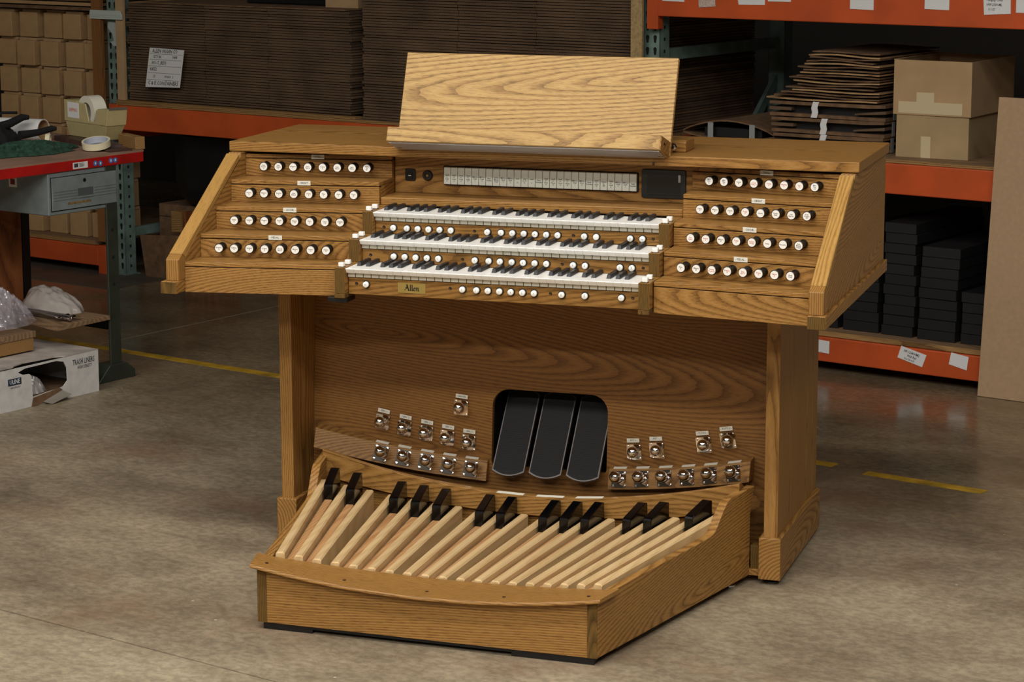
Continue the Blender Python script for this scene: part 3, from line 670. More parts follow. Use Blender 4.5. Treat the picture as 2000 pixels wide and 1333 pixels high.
for x in (-.046, .0765, .196):
    a = math.atan(.43*x)
    o = Q('compass_strip', MB().box(-.041, .041, -.009, .009, 0, .0014), LABW); o.matrix_basis = Matrix.Translation((x, .409, zr(x)+.0005)) @ Matrix.Rotation(-a, 4, 'Y')
# pads under the frame
Q('floor_pad', MB().box(-HW+.012, -.32, YF+.010, YF+.07, 0, .021), BLACK); Q('floor_pad', MB().box(.24, HW-.012, YF+.010, YF+.07, 0, .021), BLACK)
Q('floor_pad', MB().box(-.32, .24, YF+.010, YF+.05, .010, .021), BLACK)
for s in (-1, 1): Q('levelling_foot', MB().lathe([(.018, 0), (.018, .006), (.007, .008), (.007, .021)], 18, Matrix.Translation((s*.618, .385, 0))), CHROME)
# naturals and sharps
ZH, ZT = .1514, .1534
def bar(i, r0, r1, w0, w1, z0, z1, dep, mat, name, ch=.004):
    """long bar lying along a radius: width w, top z, depth dep, chamfered top edges"""
    vs = []; fs = []
    st = [(r0, w0), (r0+.004, w0), (r1, w1)]
    for j, (r, w) in enumerate(st):
        t = (r-r0)/(r1-r0); zz = z0+(z1-z0)*t
        x, y = rad(i, r); zz += KC*x*x
        if j == 0: zz -= .003
        for dx, dz in ((-w, -dep), (-w, -ch), (-w+ch, 0), (w-ch, 0), (w, -ch), (w, -dep)):
            px, py = rad(i, r, dx); vs.append((px, py, zz+dz))
    for j in range(2):
        for q in range(6): k = (q+1) % 6; fs.append((j*6+q, j*6+k, j*6+6+k, j*6+6+q))
    fs += [tuple(range(6)), tuple(range(12, 18))]
    return Q(name, MB().add(vs, fs), mat)
for i in range(19):
    bar(i, RH, RH+.660, .0122, .0126, ZH, ZT, .085, MAPLE, 'pedal_natural')
sharps = [0, 1, 3, 4, 5, 7, 8, 10, 11, 12, 14, 15, 17]
for i in sharps:
    k = i+.5
    o = bar(k, RH+.004, RH+.540, .0105, .0115, ZH-.018, ZT-.016, .045, CHERRY, 'pedal_sharp', .002)
    ra, rb = 2.4723, 2.5849; xa, _ = rad(k, ra); zb = KC*xa*xa
    w = .0100
    vs = []
    for (r, z, ww) in ((ra, .122, .0138), (ra, .1760, .0134), (ra+.003, .1805, .0130), (ra+.010, .1840, .0128), (rb-.008, .2055, .0128), (rb+.004, .2035, .0130), (rb+.006, .122, .0138)):
        for sgn in (-1, 1):
            px, py = rad(k, r, sgn*ww); vs.append((px, py, z+zb))
    m = 7; fs = [tuple(range(0, 14, 2)), tuple(range(1, 14, 2))]
    for j in range(m): q = (j+1) % m; fs.append((2*j, 2*q, 2*q+1, 2*j+1))
    MB().add(vs, fs).obj('sharp_cap', GLOSSB, o, world=False, bevel=.0022, seg=3)
# ================================================================== STORAGE RACK AND ITS LOAD (rack coordinates: u along the shelf, v back, z up)
from mathutils import noise as mnoise
RM = Matrix.Translation(RK(0, 0)) @ Matrix.Rotation(TH, 4, 'Z')
def rthing(name, label, cat, u, v, z=0, rz=0, group=None):
    return thing(name, label, cat, RK(u, v, z), TH+math.radians(rz), group)
def PR(name, mb, mat, parent, bevel=0, seg=1):
    o = mb.obj(name, mat, parent, bevel=bevel, seg=seg); o.matrix_basis = RM; return o
def PL(name, mb, mat, parent, bevel=0, seg=1): return mb.obj(name, mat, parent, world=False, bevel=bevel, seg=seg)
def writing(mb, body, size, M, m=1, wx_=1.0, shear=0):
    v, f = text_geo(body, size, shear, wx_); return mb.add(v, f, M, m)
rack = rthing('storage_rack', 'steel pallet racking with orange beams and teal uprights behind the organ', 'shelving', -1.6, .5)
def upright(u0, v0, nm='upright', slots=True, zt=2.3):
    mb = MB(); mb.box(u0, u0+.084, v0, v0+.004, 0, zt); mb.box(u0, u0+.004, v0, v0+.072, 0, zt); mb.box(u0+.080, u0+.084, v0, v0+.072, 0, zt)
    up = PR(nm, mb, TEAL, rack)
    if slots:
        mb = MB()
        for i in range(int(zt/.0508)):
            z = .045+i*.0508
            for du in (.022, .060):
                pts = [(u0+du+.0088*math.cos(a), z+.010+.0098*math.sin(a)) for a in [math.radians(q) for q in range(-30, 211, 30)]]+[(u0+du-.0045, z-.013), (u0+du+.0045, z-.013)]
                mb.prism(pts, v0-.0006, v0+.001, 'y')
            mb.box(u0+.0838, u0+.0846, v0+.030, v0+.042, z-.006, z+.008)
        PR('slot_row', mb, DARK, up)['kind'] = 'stuff'
    PR('base_plate', MB().box(u0-.01, u0+.094, v0-.01, v0+.09, 0, .006), TEAL, up)
for u0 in (-4.884, -1.672, 1.54):
    upright(u0, 0.0); upright(u0, 1.05, slots=False)
    PR('side_brace', MB().box(u0+.03, u0+.055, .06, 1.06, 1.222, 1.272), TEAL, rack); PR('side_brace', MB().box(u0+.03, u0+.055, .06, 1.06, .19, .235), TEAL, rack)
    if u0 > -3: PR('side_brace', MB().prism([(.20, .30), (.26, .30), (1.10, 1.10), (1.04, 1.10)], u0+.03, u0+.05, 'x'), TEAL, rack)
def beam(a, b, z0, z1, v=-.045):
    mb = MB().prism([(v, z0), (v, z1), (0, z1), (0, z0)], a+.055, b-.055, 'x')
    bm_ = PR('beam', mb, ORANGE, rack, bevel=.004, seg=2)
    for uu in (a, b-.055):
        PR('beam_connector', MB().box(uu, uu+.055, v+.002, -.001, z0-.055, z1+.004), ORANGE, bm_, bevel=.002)
for a, b, lv in ((-8.05, -4.90, 0), (-4.845, -1.63, 1), (-1.627, 1.585, 2)):
    if lv != 1: beam(a, b, .042, .143)
    if lv == 2: beam(a, b, .042, .143, v=1.170)
    if lv > 0: beam(a, b, .752, .873); beam(a, b, .752, .873, v=1.170)
    if lv > 1: beam(a, b, 1.417, 1.545)
PR('shelf_board', MB().box(-1.59, 1.53, -.030, 1.06, 1.546, 1.561), PLY, rack)  # unseen upper deck, added to block light and darken the bay below
for a, b in ((-8.0, -4.985), (-4.80, -1.70), (-1.59, 1.53)):
    if a > -7: 
        sh = PR('shelf_board', MB().box(a, b, -.030, 1.06, .874, .8885), PLY, rack)
        PR('board_edge', MB().box(a, b, -.0345, -.0305, .8745, .888), PLYEDGE, sh)
    if not (-4.9 < a < -4):
        sh = PR('shelf_board', MB().box(a, b, -.028, 1.06, .145, .166), PLY, rack)
        PR('board_edge', MB().box(a, b, -.0325, -.0285, .1455, .1655), PLYEDGE, sh)
PR('spacer_strip', MB().box(-4.80, -3.235, -.036, .02, .889, .899), PLYEDGE, rack)
PR('corner_protector', MB().box(-4.966, -4.900, -.028, -.008, .166, 2.3), wood('brown_post', (150, 104, 58), (132, 88, 48), (100, 64, 36), 'Z', rough=.8, coat=0), rack)
PR('corner_protector', MB().box(-4.800, -4.748, -.022, -.006, .8995, 2.3), CARDL, rack)
PR('corner_protector', MB().box(-1.696, -1.640, -.060, -.046, .874, 2.3), flat('particle_post', (168, 142, 98), .8, noise=.12, nscale=90), rack)
wrap = MB()
for j in range(3): wrap.box(-4.972+.004*j, -4.742-.003*j, -.034-.002*j, -.030-.002*j, 1.300+.010*j, 1.328+.008*j)
PR('stretch_film_wrap', wrap, flat('stretch_film', (190, 200, 190), .25, spec=.8), rack)
PR('torn_sticker', MB().prism([(-4.872, 1.285), (-4.806, 1.282), (-4.803, 1.18), (-4.815, 1.165), (-4.84, 1.165), (-4.862, 1.185), (-4.835, 1.19), (-4.845, 1.225), (-4.878, 1.255)], -.0022, -.0010, 'y'), flat('old_sticker', (176, 184, 180), .6), rack)
# cards stuck on the beams
def card(quad, v, mat=WHITEP, text=None, size=.02, rot=0):
    mb = MB().add([(u, v, z) for u, z in quad]+[(u, v-.0012, z) for u, z in quad], [(3, 2, 1, 0), (4, 5, 6, 7), (0, 1, 5, 4), (1, 2, 6, 5), (2, 3, 7, 6), (3, 0, 4, 7)])
    if text:
        c = Vector((sum(q[0] for q in quad)/4, 0, sum(q[1] for q in quad)/4)); r = Vector((quad[1][0]-quad[0][0], 0, quad[1][1]-quad[0][1])); up = Vector((-r.z, 0, r.x))
        M = frame((c.x, v-.0018, c.z), r, up)
        for (tx, dx, dy, sz) in text: writing(mb, tx, sz, M @ Matrix.Translation((dx, dy, 0)), 1, .8, .15)
    return PR('label_card', mb, [mat, INK], rack)
VB = -.0462
for a, b, zb in ((-1.548, -1.440, 1.480), (-.942, -.940, 1.6), (-.669, -.565, 1.472), (-.345, -.241, 1.481)):
    if b-a > .05: card([(a, 1.535), (b, 1.535), (b, zb), (a, zb+.002)], VB)
card([(-1.377, 1.535), (-1.295, 1.535), (-1.289, 1.466), (-1.368, 1.459)], VB, flat('smudged_card', (196, 176, 164), .7, noise=.15, nscale=200))
card([(-1.190, 1.535), (-1.056, 1.535), (-1.056, 1.478), (-1.179, 1.476)], VB)
card([(-1.045, 1.535), (-.936, 1.535), (-.936, 1.494), (-1.042, 1.493)], VB)
card([(-.100, 1.535), (.012, 1.535), (.014, 1.475), (-.095, 1.468)], VB, text=[('Hanging Chest', -.010, .022, .014), ('HW-2500-ML', -.012, .004, .014), ('11 1/2"', -.022, -.014, .013)])
card([(.035, 1.535), (.12, 1.535), (.12, 1.48), (.035, 1.48)], VB)
card([(-.81, .132), (-.728, .129), (-.729, .077), (-.81, .082)], VB)
card([(-.405, .148), (-.294, .122), (-.312, .072), (-.421, .099)], VB, text=[('HP-1268-HM2', -.004, .012, .015), ('Wall Rail', 0, -.003, .014), ('16 x 26 x 61', -.008, -.017, .012)])
card([(-.188, .146), (-.113, .136), (-.120, .082), (-.197, .098)], VB)
# --- pack slip on the dark cardboard
ps = MB().add([(-4.545, -.042, 1.171), (-4.311, -.042, 1.167), (-4.347, -.042, .982), (-4.582, -.042, .975), (-4.545, -.0435, 1.171), (-4.311, -.0435, 1.167), (-4.347, -.0435, .982), (-4.582, -.0435, .975)],
              [(3, 2, 1, 0), (4, 5, 6, 7), (0, 1, 5, 4), (1, 2, 6, 5), (2, 3, 7, 6), (3, 0, 4, 7)])
shm = Matrix(((1, .19, 0, -4.446), (0, 0, -1, -.0442), (0, 1, 0, 1.0735), (0, 0, 0, 1)))
for tx, x, y, sz in (('ALLEN ORGAN CO', -.010, .082, .026), ('127714A', -.060, .054, .021), ('1404', .060, .054, .021), ('AO-17_(REV)', -.042, .024, .023), ('K4552', -.076, -.008, .023), ('13', -.066, -.043, .022), ('09/18/20   2', .035, -.043, .016), ('C & E CONTAINERS', .0, -.076, .026)):
    writing(ps, tx, sz, shm @ Matrix.Translation((x, y, 0)), 1, .90 if 'CONT' in tx else .76)
for y in (.068, .040, .008, -.026, -.060): ps.box(-.110, .110, y-.0006, y+.0006, 0, .0004, 1, shm)
slip = MB(); slip = ps.obj('pack_slip', [WHITEP, INK]); slip.matrix_basis = RM
tag(slip, 'white printed pack slip hanging on the flat dark cardboard behind the organ', 'label')
# --- stacks of flattened cartons on the middle shelf: every sheet is a part
def sheet_stack(label, u0, u1, z0, n, th, v0=-.0, depth=1.0, jit=.006, mat=CORR, segs=()):
    t = rthing('cardboard_stack', label, 'cardboard', (u0+u1)/2, .5, z0)
    base = None
    for i in range(n):
        a = u0+random.uniform(-jit, jit); b = u1+random.uniform(-jit, jit); v = v0+random.uniform(-.007, .006)
        z = z0+i*th
        cuts = [a]+[c+random.uniform(-.002, .002) for c in segs]+[b]
        mb = MB()
        for p, q in zip(cuts[:-1], cuts[1:]):
            dv = random.uniform(-.002, .002)
            mb.box(p+.0015, q-.0015, v+dv, v0+depth, z+.0018, z+th*.93+random.uniform(-.0012, .0008))
        PR('flat_carton', mb, mat, t)
    return t
sheet_stack('low stack of dark flattened cartons on the middle shelf, left of the taller stack', -4.738, -3.285, .902, 38, .0126, .0, 1.0, .008, segs=(-4.21, -3.80))
sheet_stack('tall stack of dark flattened cartons behind the music desk', -3.215, -1.712, .8895, 55, .0126, .0, 1.0, .005, segs=(-2.66, -2.23))
t = rthing('corrugated_sheet', 'loose pale cardboard sheet lying on the low dark stack at the top edge', 'cardboard', -3.9, .3, 1.385)
PR('sheet', MB().box(-4.66, -3.33, .01, .95, 1.383, 1.389), CARDD, t); 
tb = rthing('plastic_tray', 'black tray lying on top of the low dark cardboard stack', 'tray', -3.75, .3, 1.392)
PR('tray_shell', MB().prism(rrect(.62, .30, .08, 5), 1.3905, 1.42, 'z', M=Matrix.Translation((-3.86, .36, 0))), BLACK, tb, bevel=.006, seg=2)
kb_ = rthing('kraft_carton', 'pale carton end at the very top above the low dark cardboard stack', 'carton', -3.48, .25, 1.390)
PR('carton_body', MB().box(-3.54, -3.34, .12, .40, 1.3905, 1.50), CARDL, kb_)
# --- small cartons, left bay
ORD = ['lowest', 'second', 'third', 'fourth', 'fifth', 'sixth', 'seventh', 'eighth', 'ninth', 'tenth', 'eleventh', 'twelfth', 'thirteenth', 'fourteenth', 'fifteenth', 'sixteenth', 'topmost']
ordw = ['bottom', 'second', 'third', 'fourth', 'fifth', 'sixth', 'seventh', 'top']
colw = ['leftmost column', 'second column from left', 'middle column', 'fourth column from left', 'column against the steel post']
c_me = None
for ci, (u0, u1) in enumerate(((-5.757, -5.607), (-5.589, -5.437), (-5.418, -5.268), (-5.246, -5.098), (-5.090, -4.980))):
    for ri in range(8):
        z = .1665+ri*.1452; w = u1-u0; dv = random.uniform(-.004, .04) if ri > 4 else random.uniform(0, .03)
        mb = MB().box(-w/2+.004, w/2-.016, 0, .26, .0005, .1290)
        o = mb.obj('small_carton', CARD, bevel=.002); o.matrix_basis = RM @ Matrix.Translation(((u0+u1)/2, .030+dv, z)) @ Matrix.Rotation(math.radians(random.uniform(-.8, .8)), 4, 'Z') @ Matrix.Rotation(math.radians(random.uniform(-.4, .4)), 4, 'Y')
        tag(o, 'small brown carton, %s row up, %s of the grid' % (ordw[ri], colw[ci]), 'carton', 'small cartons stacked in the left bay')
        MB().box(-w/2+.010, w/2-.010, .018, .25, .1292, .1420).obj('top_flap', CARDL, o, world=False)
t = rthing('corrugated_sheet', 'brown cardboard sheets lying over the grid of small cartons', 'cardboard', -5.4, .3, 1.335)
for i in range(4):
    o = PR('sheet', MB().box(-5.95, -4.98, .01+.02*i, .9, 1.3345+.022*i, 1.350+.022*i), [CARDD, CARD][i % 2], t)
# --- right bay, middle shelf
def carton_r(name, label, u, v, z, w, d, h, rz, top=True, tapes=(), mat=CARDL):
    t = rthing(name, label, 'carton', u, v, z, rz)
    mb = MB().box(0, w, 0, .004, 0, h); mb.box(0, .004, .004, d, 0, h); mb.box(w-.004, w, .004, d, 0, h); mb.box(0, w, d, d+.004, 0, h); mb.box(.004, w-.004, .004, d, 0, .004)
    if top: mb.box(0, w, 0, d, h, h+.003)
    PL('carton_body', mb, mat, t)
    for a, b, c, e in tapes: PL('tape_strip', MB().box(a, b, -.0008, 0, c, e), TAPE, t)
    return t
carton_r('kraft_carton', 'closed kraft carton on the middle shelf, lower of the two at right', -.510, .066, .889, .302, .40, .166, 5, True, [(.050*1.0+.055, .145, .0, .085)], flat('kraft_card_tan', (172, 146, 106), .85, noise=.05, nscale=9))
up_ = carton_r('kraft_carton', 'open-topped kraft carton standing on the lower carton at right', -.524, .062, 1.0585, .326, .46, .216, 4, False, [(.022, .290, .006, .052), (.098, .172, .052, .090)])
PL('side_flap', MB().prism([(.02, .214), (.02, .2165), (.30, .2165), (.30, .214)], -.010, .006, 'x'), CARD, up_)
w_ = MB(); writing(w_, '1', .09, frame((.3225, .17, .12), (0, 1, 0), (0, 0, 1)), 0, .8, .2); PL('marker_one', w_, BLACK, up_)
# strapped bundles and loose folded cartons
for j, nm in enumerate(('lowest', 'middle', 'uppermost')):
    z = .889+j*.066; t = rthing('strapped_bundle', '%s of three strapped bundles of folded dark cardboard on the middle shelf' % nm, 'cardboard', -.82, .3, z)
    a, b = -1.075-.010*j, -.572+.004*j
    PR('outer_sheet', MB().box(a, b, .075, .62, z+.0002, z+.013), CARDD, t)
    PR('outer_sheet', MB().prism([(a, z+.048), (a, z+.060), (b-.08, z+.0645), (b, z+.0655), (b, z+.054), (b-.08, z+.050)], .072, .62, 'y'), CARDD, t)
    PR('black_filling', MB().box(a+.03, b-.02, .110, .60, z+.0135, z+.047), BLACKBOX, t)
    PR('edge_fold', MB().box(a-.004, a+.10, .078, .30, z+.024, z+.036), CORR, t); PR('edge_fold', MB().prism([(b-.14, z+.020), (b-.14, z+.026), (b, z+.042), (b, z+.030)], .078, .30, 'y'), CORR, t)
    s0 = -.875+.030*((j+1) % 3)*.5-.012*j
    PR('white_strap', MB().prism([(s0, z+.0005), (s0+.006, z+.022), (s0+.002, z+.040), (s0+.010, z+.0655), (s0+.038, z+.0655), (s0+.030, z+.042), (s0+.034, z+.022), (s0+.028, z+.0005)], .0665, .0690, 'y'), WHITEP, t)
    PR('white_strap', MB().box(b+.0005, b+.0020, .14, .165, z+.002, z+.062), flat('strap_grey%d' % j, (150, 152, 152), .5), t)
lev = [(-1.110, -.60), (-1.075, -.53), (-1.04, -.58), (-.99, -.55), (-1.02, -.62), (-.965, -.60), (-.985, -.53), (-1.005, -.56), (-.97, -.55), (-.955, -.545), (-.94, -.54), (-.965, -.60), (-.935, -.53), (-.925, -.62), (-.91, -.58), (-.915, -.53), (-.90, -.52)]
z = 1.0885
for i, (a, b) in enumerate(lev):
    b = min(b, -.592)
    th_ = .0055; gap = random.uniform(.0055, .0085); n = 10; vs = []; fs = []; am = random.uniform(.001, .006); ph = random.uniform(0, 6)
    for q in range(n+1):
        x = a+(b-a)*q/n; dz = am*math.sin(ph+q*.55)*.7
        for (vv, zz) in ((.07, 0), (.07, th_), (.60, th_), (.60, 0)): vs.append((x, vv+random.uniform(-.003, .003), z+gap*.5+dz+zz))
    for q in range(n):
        for w in range(4): k = (w+1) % 4; fs.append((q*4+w, q*4+k, q*4+4+k, q*4+4+w))
    fs += [(0, 1, 2, 3), (n*4, n*4+1, n*4+2, n*4+3)]
    o = MB().add(vs, fs, Matrix.Translation((-(a+b)/2, -.3, -z))).obj('folded_carton', CARDD if i % 3 else CARD); o.matrix_basis = RM @ Matrix.Translation(((a+b)/2, .3, z))
    tag(o, 'folded brown carton, %s up in the loose pile above the strapped bundles' % ORD[i], 'cardboard', 'loose folded cartons on the middle shelf')
    z += th_+gap
t = rthing('strapped_bundle', 'bulging strapped pad of folded cardboard left of the three bundles', 'cardboard', -1.32, .3, .889)
n = 12
def arch(a, b, zb, hgt, t0, v0, v1):
    vs = []; fs = []
    for q in range(n+1):
        x = a+(b-a)*q/n; zz = zb+hgt*math.sin(math.pi*q/n)**.8
        for (vv, dz) in ((v0, 0), (v0, t0), (v1, t0), (v1, 0)): vs.append((x, vv, zz+dz))
    for q in range(n):
        for w in range(4): k = (w+1) % 4; fs.append((q*4+w, q*4+k, q*4+4+k, q*4+4+w))
    return MB().add(vs, fs+[(0, 1, 2, 3), (n*4, n*4+1, n*4+2, n*4+3)])
PR('outer_sheet', arch(-1.55, -1.105, .925, .050, .006, .13, .75), CARDD, t); PR('outer_sheet', arch(-1.55, -1.105, .918, -.024, .006, .13, .75), CARDD, t)
PR('black_filling', MB().box(-1.46, -1.18, .16, .7, .9045, .945), BLACKBOX, t)
for uu in (-1.425, -1.222): PR('clear_strap', MB().box(uu, uu+.026, .126, .1285, .905, .968), flat('strap_clear%.2f' % uu, (150, 152, 150), .4), t)
PR('black_liner', MB().box(-1.58, -1.11, .20, .60, .8890, .8925), BLACK, t)
# --- black cartons on the lowest shelf
for ci, (a, b, n, dsc) in enumerate(((-1.12, -.93, 8, 'far left stack'), (-.925, -.735, 9, 'second stack'), (-.728, -.552, 10, 'third stack'), (-.546, -.392, 11, 'tallest stack'), (-.384, -.205, 9, 'fifth stack'), (-.200, -.012, 5, 'short stack at right'))):
    hh = .0418
    for i in range(n):
        du = random.uniform(-.010, .010)+(.018 if (ci == 3 and i % 2) else 0)+(.03*(i-5)/5 if ci == 4 and i > 5 else 0); dv = random.uniform(0, .012)
        w = b-a-.016
        mb = MB().box(-w/2, w/2, 0, .62, .0004, hh-.0012)
        o = mb.obj('black_carton', BLACKBOX, bevel=.0012); o.matrix_basis = RM @ Matrix.Translation(((a+b)/2+du*.35, .035+dv, .1665+i*hh)) @ Matrix.Rotation(math.radians(random.uniform(-.5, .5)), 4, 'Z')
        tag(o, 'flat black carton, %s up in the %s on the bottom shelf' % (ORD[i], dsc), 'carton', 'black cartons on the bottom shelf')
# --- leaning sheet at the right edge
ls = rthing('corrugated_sheet', 'large tan cardboard sheet leaning upright against the racking at right edge', 'cardboard', .5, -.10)
PR('sheet', MB().add([(-.042, -.110, .002), (1.25, -.110, .002), (1.28, -.088, 1.165), (-.003, -.088, 1.162), (-.042, -.103, .002), (1.25, -.103, .002), (1.28, -.081, 1.165), (-.003, -.081, 1.162)],
              [(0, 1, 2, 3), (7, 6, 5, 4), (0, 4, 5, 1), (1, 5, 6, 2), (2, 6, 7, 3), (3, 7, 4, 0)]), flat('card_tan_sheet', (176, 146, 112), .85, noise=.03, nscale=60), ls)
PR('fold_crease', MB().box(.0, 1.27, -.0895, -.0885, 1.05, 1.052), CARDD, ls)
# --- under the middle beam, left
t = rthing('kraft_carton', 'brown carton on the floor under the black tub, behind the left jamb', 'carton', -4.45, .5)
PR('carton_body', MB().box(-4.775, -3.95, .22, .95, .002, .350), CARDD, t, bevel=.003); PR('carton_seam', MB().box(-4.775, -3.95, .2185, .2200, .285, .288), DARK, t)
t = rthing('plastic_tub', 'large black round-bottomed plastic tub under the middle shelf, left of the organ', 'tub', -4.33, .52, .352)
pr = [(.10, 0), (.28, .004), (.38, .020), (.42, .060), (.435, .12), (.44, .36), (.445, .375), (.43, .375), (.42, .13), (.35, .04), (0, .03)]
o = MB().lathe(pr, 40).obj('tub_shell', flat('tub_black', (10, 10, 11), .5), t, world=False); smooth(o)
t = rthing('cardboard_offcut', 'brown cardboard offcut leaning on edge behind the left end of the organ', 'cardboard', -4.60, .06)
PR('sheet', MB().prism([(-4.70, .002), (-4.47, .002), (-4.44, .23), (-4.735, .21)], .040, .052, 'y'), CARDD, t)
t = rthing('wood_block', 'short upright timber block above the cardboard offcut', 'timber', -4.50, .10, .24)
t2 = rthing('timber_crate', 'small brown timber crate on the floor beside the left jamb', 'crate', -4.36, .14)
PR('crate_body', MB().box(-4.46, -4.20, .07, .20, .002, .240), PLYV, t2, bevel=.003)
PR('block', MB().box(-4.545, -4.475, .075, .135, .2405, .345), PINE, t); PR('block', MB().prism([(-4.47, .2405), (-4.41, .2405), (-4.45, .345), (-4.47, .345)], .08, .13, 'y'), PLYV, t)
# ================================================================== WORKBENCH
wb = rthing('workbench', 'red-edged packing workbench with grey drawer and green steel leg at left', 'workbench', -3.35, -2.8)
UB = -2.974
PR('bench_top', MB().prism([(-3.86, -4.4), (UB-.002, -4.4), (UB-.002, -1.662), (-3.86, -1.380)], .9052, .913, 'z'), flat('hardboard_brown', (150, 118, 98), .6, noise=.08, nscale=8), wb)
PR('red_rail', MB().box(UB-.03, UB, -4.4, -1.665, .866, .905), REDP, wb, bevel=.002); PR('red_rail', MB().prism([(-3.829, -1.420), (-3.829, -1.390), (UB-.031, -1.662), (UB-.031, -1.692)], .866, .905, 'z'), REDP, wb, bevel=.002)
PR('red_rail', MB().box(-3.86, -3.83, -4.4, -1.40, .866, .905), REDP, wb)
PR('leg', MB().box(UB-.014, UB-.002, -1.876, -1.816, .050, .8655), GREEND, wb, bevel=.002)
PR('leg', MB().box(-3.85, -3.79, -1.876, -1.816, .050, .8655), GREEND, wb, bevel=.002)
for uu in (UB-.062, -3.852):
    PR('foot', MB().prism([(-1.955, 0), (-1.955, .004), (-1.892, .066), (-1.800, .066), (-1.752, .030), (-1.752, 0)], uu-.01, uu+.070, 'x'), GREEND, wb, bevel=.003)
PR('leg_bolts', MB().lathe([(.008, 0), (.006, .001), (0, .001)], 12, frame((UB-.0018, -1.848, .50), (0, 1, 0), (0, 0, 1))).lathe([(.008, 0), (.006, .001), (0, .001)], 12, frame((UB-.0018, -1.848, .61), (0, 1, 0), (0, 0, 1))).lathe([(.008, 0), (.006, .001), (0, .001)], 12, frame((UB-.0018, -1.848, .39), (0, 1, 0), (0, 0, 1))), DARK, wb)
dr = PR('drawer_unit', MB().box(-3.42, UB-.006, -2.176, -1.805, .700, .8655), GREYM, wb, bevel=.003)
PR('drawer_gap', MB().box(UB-.0062, UB-.0052, -2.164, -1.815, .714, .848), DARK, dr)
PR('drawer_front', MB().box(UB-.0060, UB-.001, -2.160, -1.819, .718, .845), GREYM, dr, bevel=.001)
rb = MB()
for i, z in enumerate((.790, .779, .768, .757)):
    PR('drawer_rib', MB().box(UB-.0012, UB+.0012, -2.155, -2.030, z, z+.004), GREYM, dr); PR('drawer_rib', MB().box(UB-.0012, UB+.0012, -1.940, -1.824, z, z+.004), GREYM, dr)

PR('drawer_pull', MB().box(UB-.0012, UB+.0004, -2.026, -1.946, .760, .794), flat('pull_shade', (78, 84, 84), .6), dr)
PR('pull_lip', MB().box(UB-.0012, UB+.0030, -2.026, -1.946, .757, .763), GREYM, dr)
PR('key_hole', MB().lathe([(.0075, 0), (.0075, .0012), (0, .0012)], 14, frame((UB-.001, -1.990, .8235), (0, 1, 0), (0, 0, 1))), BLACK, dr)
PR('tape_residue', MB().box(UB-.0012, UB-.0004, -2.082, -1.958, .735, .744), flat('residue', (120, 98, 56), .7, noise=.3, nscale=80), dr)
PR('sticker', MB().box(-3.20, -3.155, -2.1776, -2.1762, .800, .842), WHITEP, dr); PR('sticker', MB().box(-3.19, -3.165, -2.1784, -2.1776, .810, .832), flat('sticker_red', (120, 40, 44), .6), dr)
st = MB().box(UB, UB+.0008, -2.049, -1.971, .871, .896); 
st.box(UB+.0008, UB+.0012, -2.043, -2.022, .877, .892, 1)
for i in range(5): st.box(UB+.0008, UB+.0012, -2.016, -1.995+.003*(i % 3), .8775+i*.0032, .879+i*.0032, 1)
PR('parts_sticker', st, [WHITEP, INK], wb)
for vv, zz in ((-1.930, .883), (-1.903, .881), (-1.846, .886), (-1.822, .886)):
    d_ = MB().lathe([(.0105, 0), (.0105, .0008), (0, .0008)], 18, frame((UB, vv, zz), (0, 1, 0), (0, 0, 1))); d_.box(UB+.0008, UB+.0012, vv-.003, vv+.003, zz-.004, zz+.005, 1)
    PR('round_sticker', d_, [flat('sticker_blue%.2f' % vv, (60, 120, 190), .5), WHITEP], wb)
PR('lower_shelf', MB().box(-3.84, -3.036, -4.3, -2.215, .226, .250), PLY, wb, bevel=.001); PR('shelf_bearer', MB().box(-3.07, -3.04, -4.3, -2.225, .176, .2255), PINE, wb)
PR('shelf_bearer', MB().box(-3.80, -3.77, -4.3, -1.90, .176, .2255), PINE, wb)
PR('cross_rail', MB().box(-3.80, UB-.03, -1.866, -1.840, .205, .245), BLACK, wb)
PR('shelf_plate', MB().prism([(-3.80, -2.05), (-3.206, -2.13), (-2.956, -2.178), (-2.972, -1.878), (-3.80, -1.878)], .2505, .268, 'z'), PLY, wb, bevel=.001)
PR('plywood_side', MB().box(-3.415, -3.400, -3.2, -1.945, .2685, .699), PLYV, wb); PR('side_post', MB().box(-3.44, -3.40, -1.940, -1.900, .2685, .699), BLACK, wb)
# --- white liner box
bxm = flat('white_box_card', (206, 204, 200), .7, noise=.05, nscale=25)
tb = rthing('liner_box', 'torn white printed cardboard box on the floor under the workbench', 'box', -3.08, -2.3)
hole = [(-2.455, .143), (-2.42, .153), (-2.26, .156), (-2.222, .147), (-2.207, .12), (-2.205, .07), (-2.228, .050), (-2.262, .046), (-2.30, .044), (-2.385, .036), (-2.388, .118), (-2.398, .128), (-2.43, .130)]
v, f = holed([(-2.548, .0), (-2.040, 0), (-2.040, .165), (-2.548, .160)], [hole], .004)
MF = Matrix(((0, 0, 1, -2.881), (1, 0, 0, 0), (0, 1, 0, .0005), (0, 0, 0, 1)))
PR('box_front', MB().add(v, f, MF), bxm, tb)
w_ = MB(); writing(w_, 'TRASH LINERS', .030, frame((-2.8762, -2.119, .134), (0, 1, 0), (0, 0, 1)), 0, .60); writing(w_, 'HIGH DENSITY', .019, frame((-2.8762, -2.114, .112), (0, 1, 0), (0, 0, 1)), 0, .60)
PR('printing', w_, INK, tb)
w_ = MB().box(-2.8768, -2.8762, -2.506, -2.440, .098, .124); writing(w_, 'ULINE', .024, frame((-2.8758, -2.473, .111), (0, 1, 0), (0, 0, 1)), 1, .8); writing(w_, '1-800-295-5510', .010, frame((-2.8762, -2.472, .089), (0, 1, 0), (0, 0, 1)), 0, .8)
PR('logo_block', w_, [flat('logo_blue', (24, 44, 66), .6), WHITEP], tb)
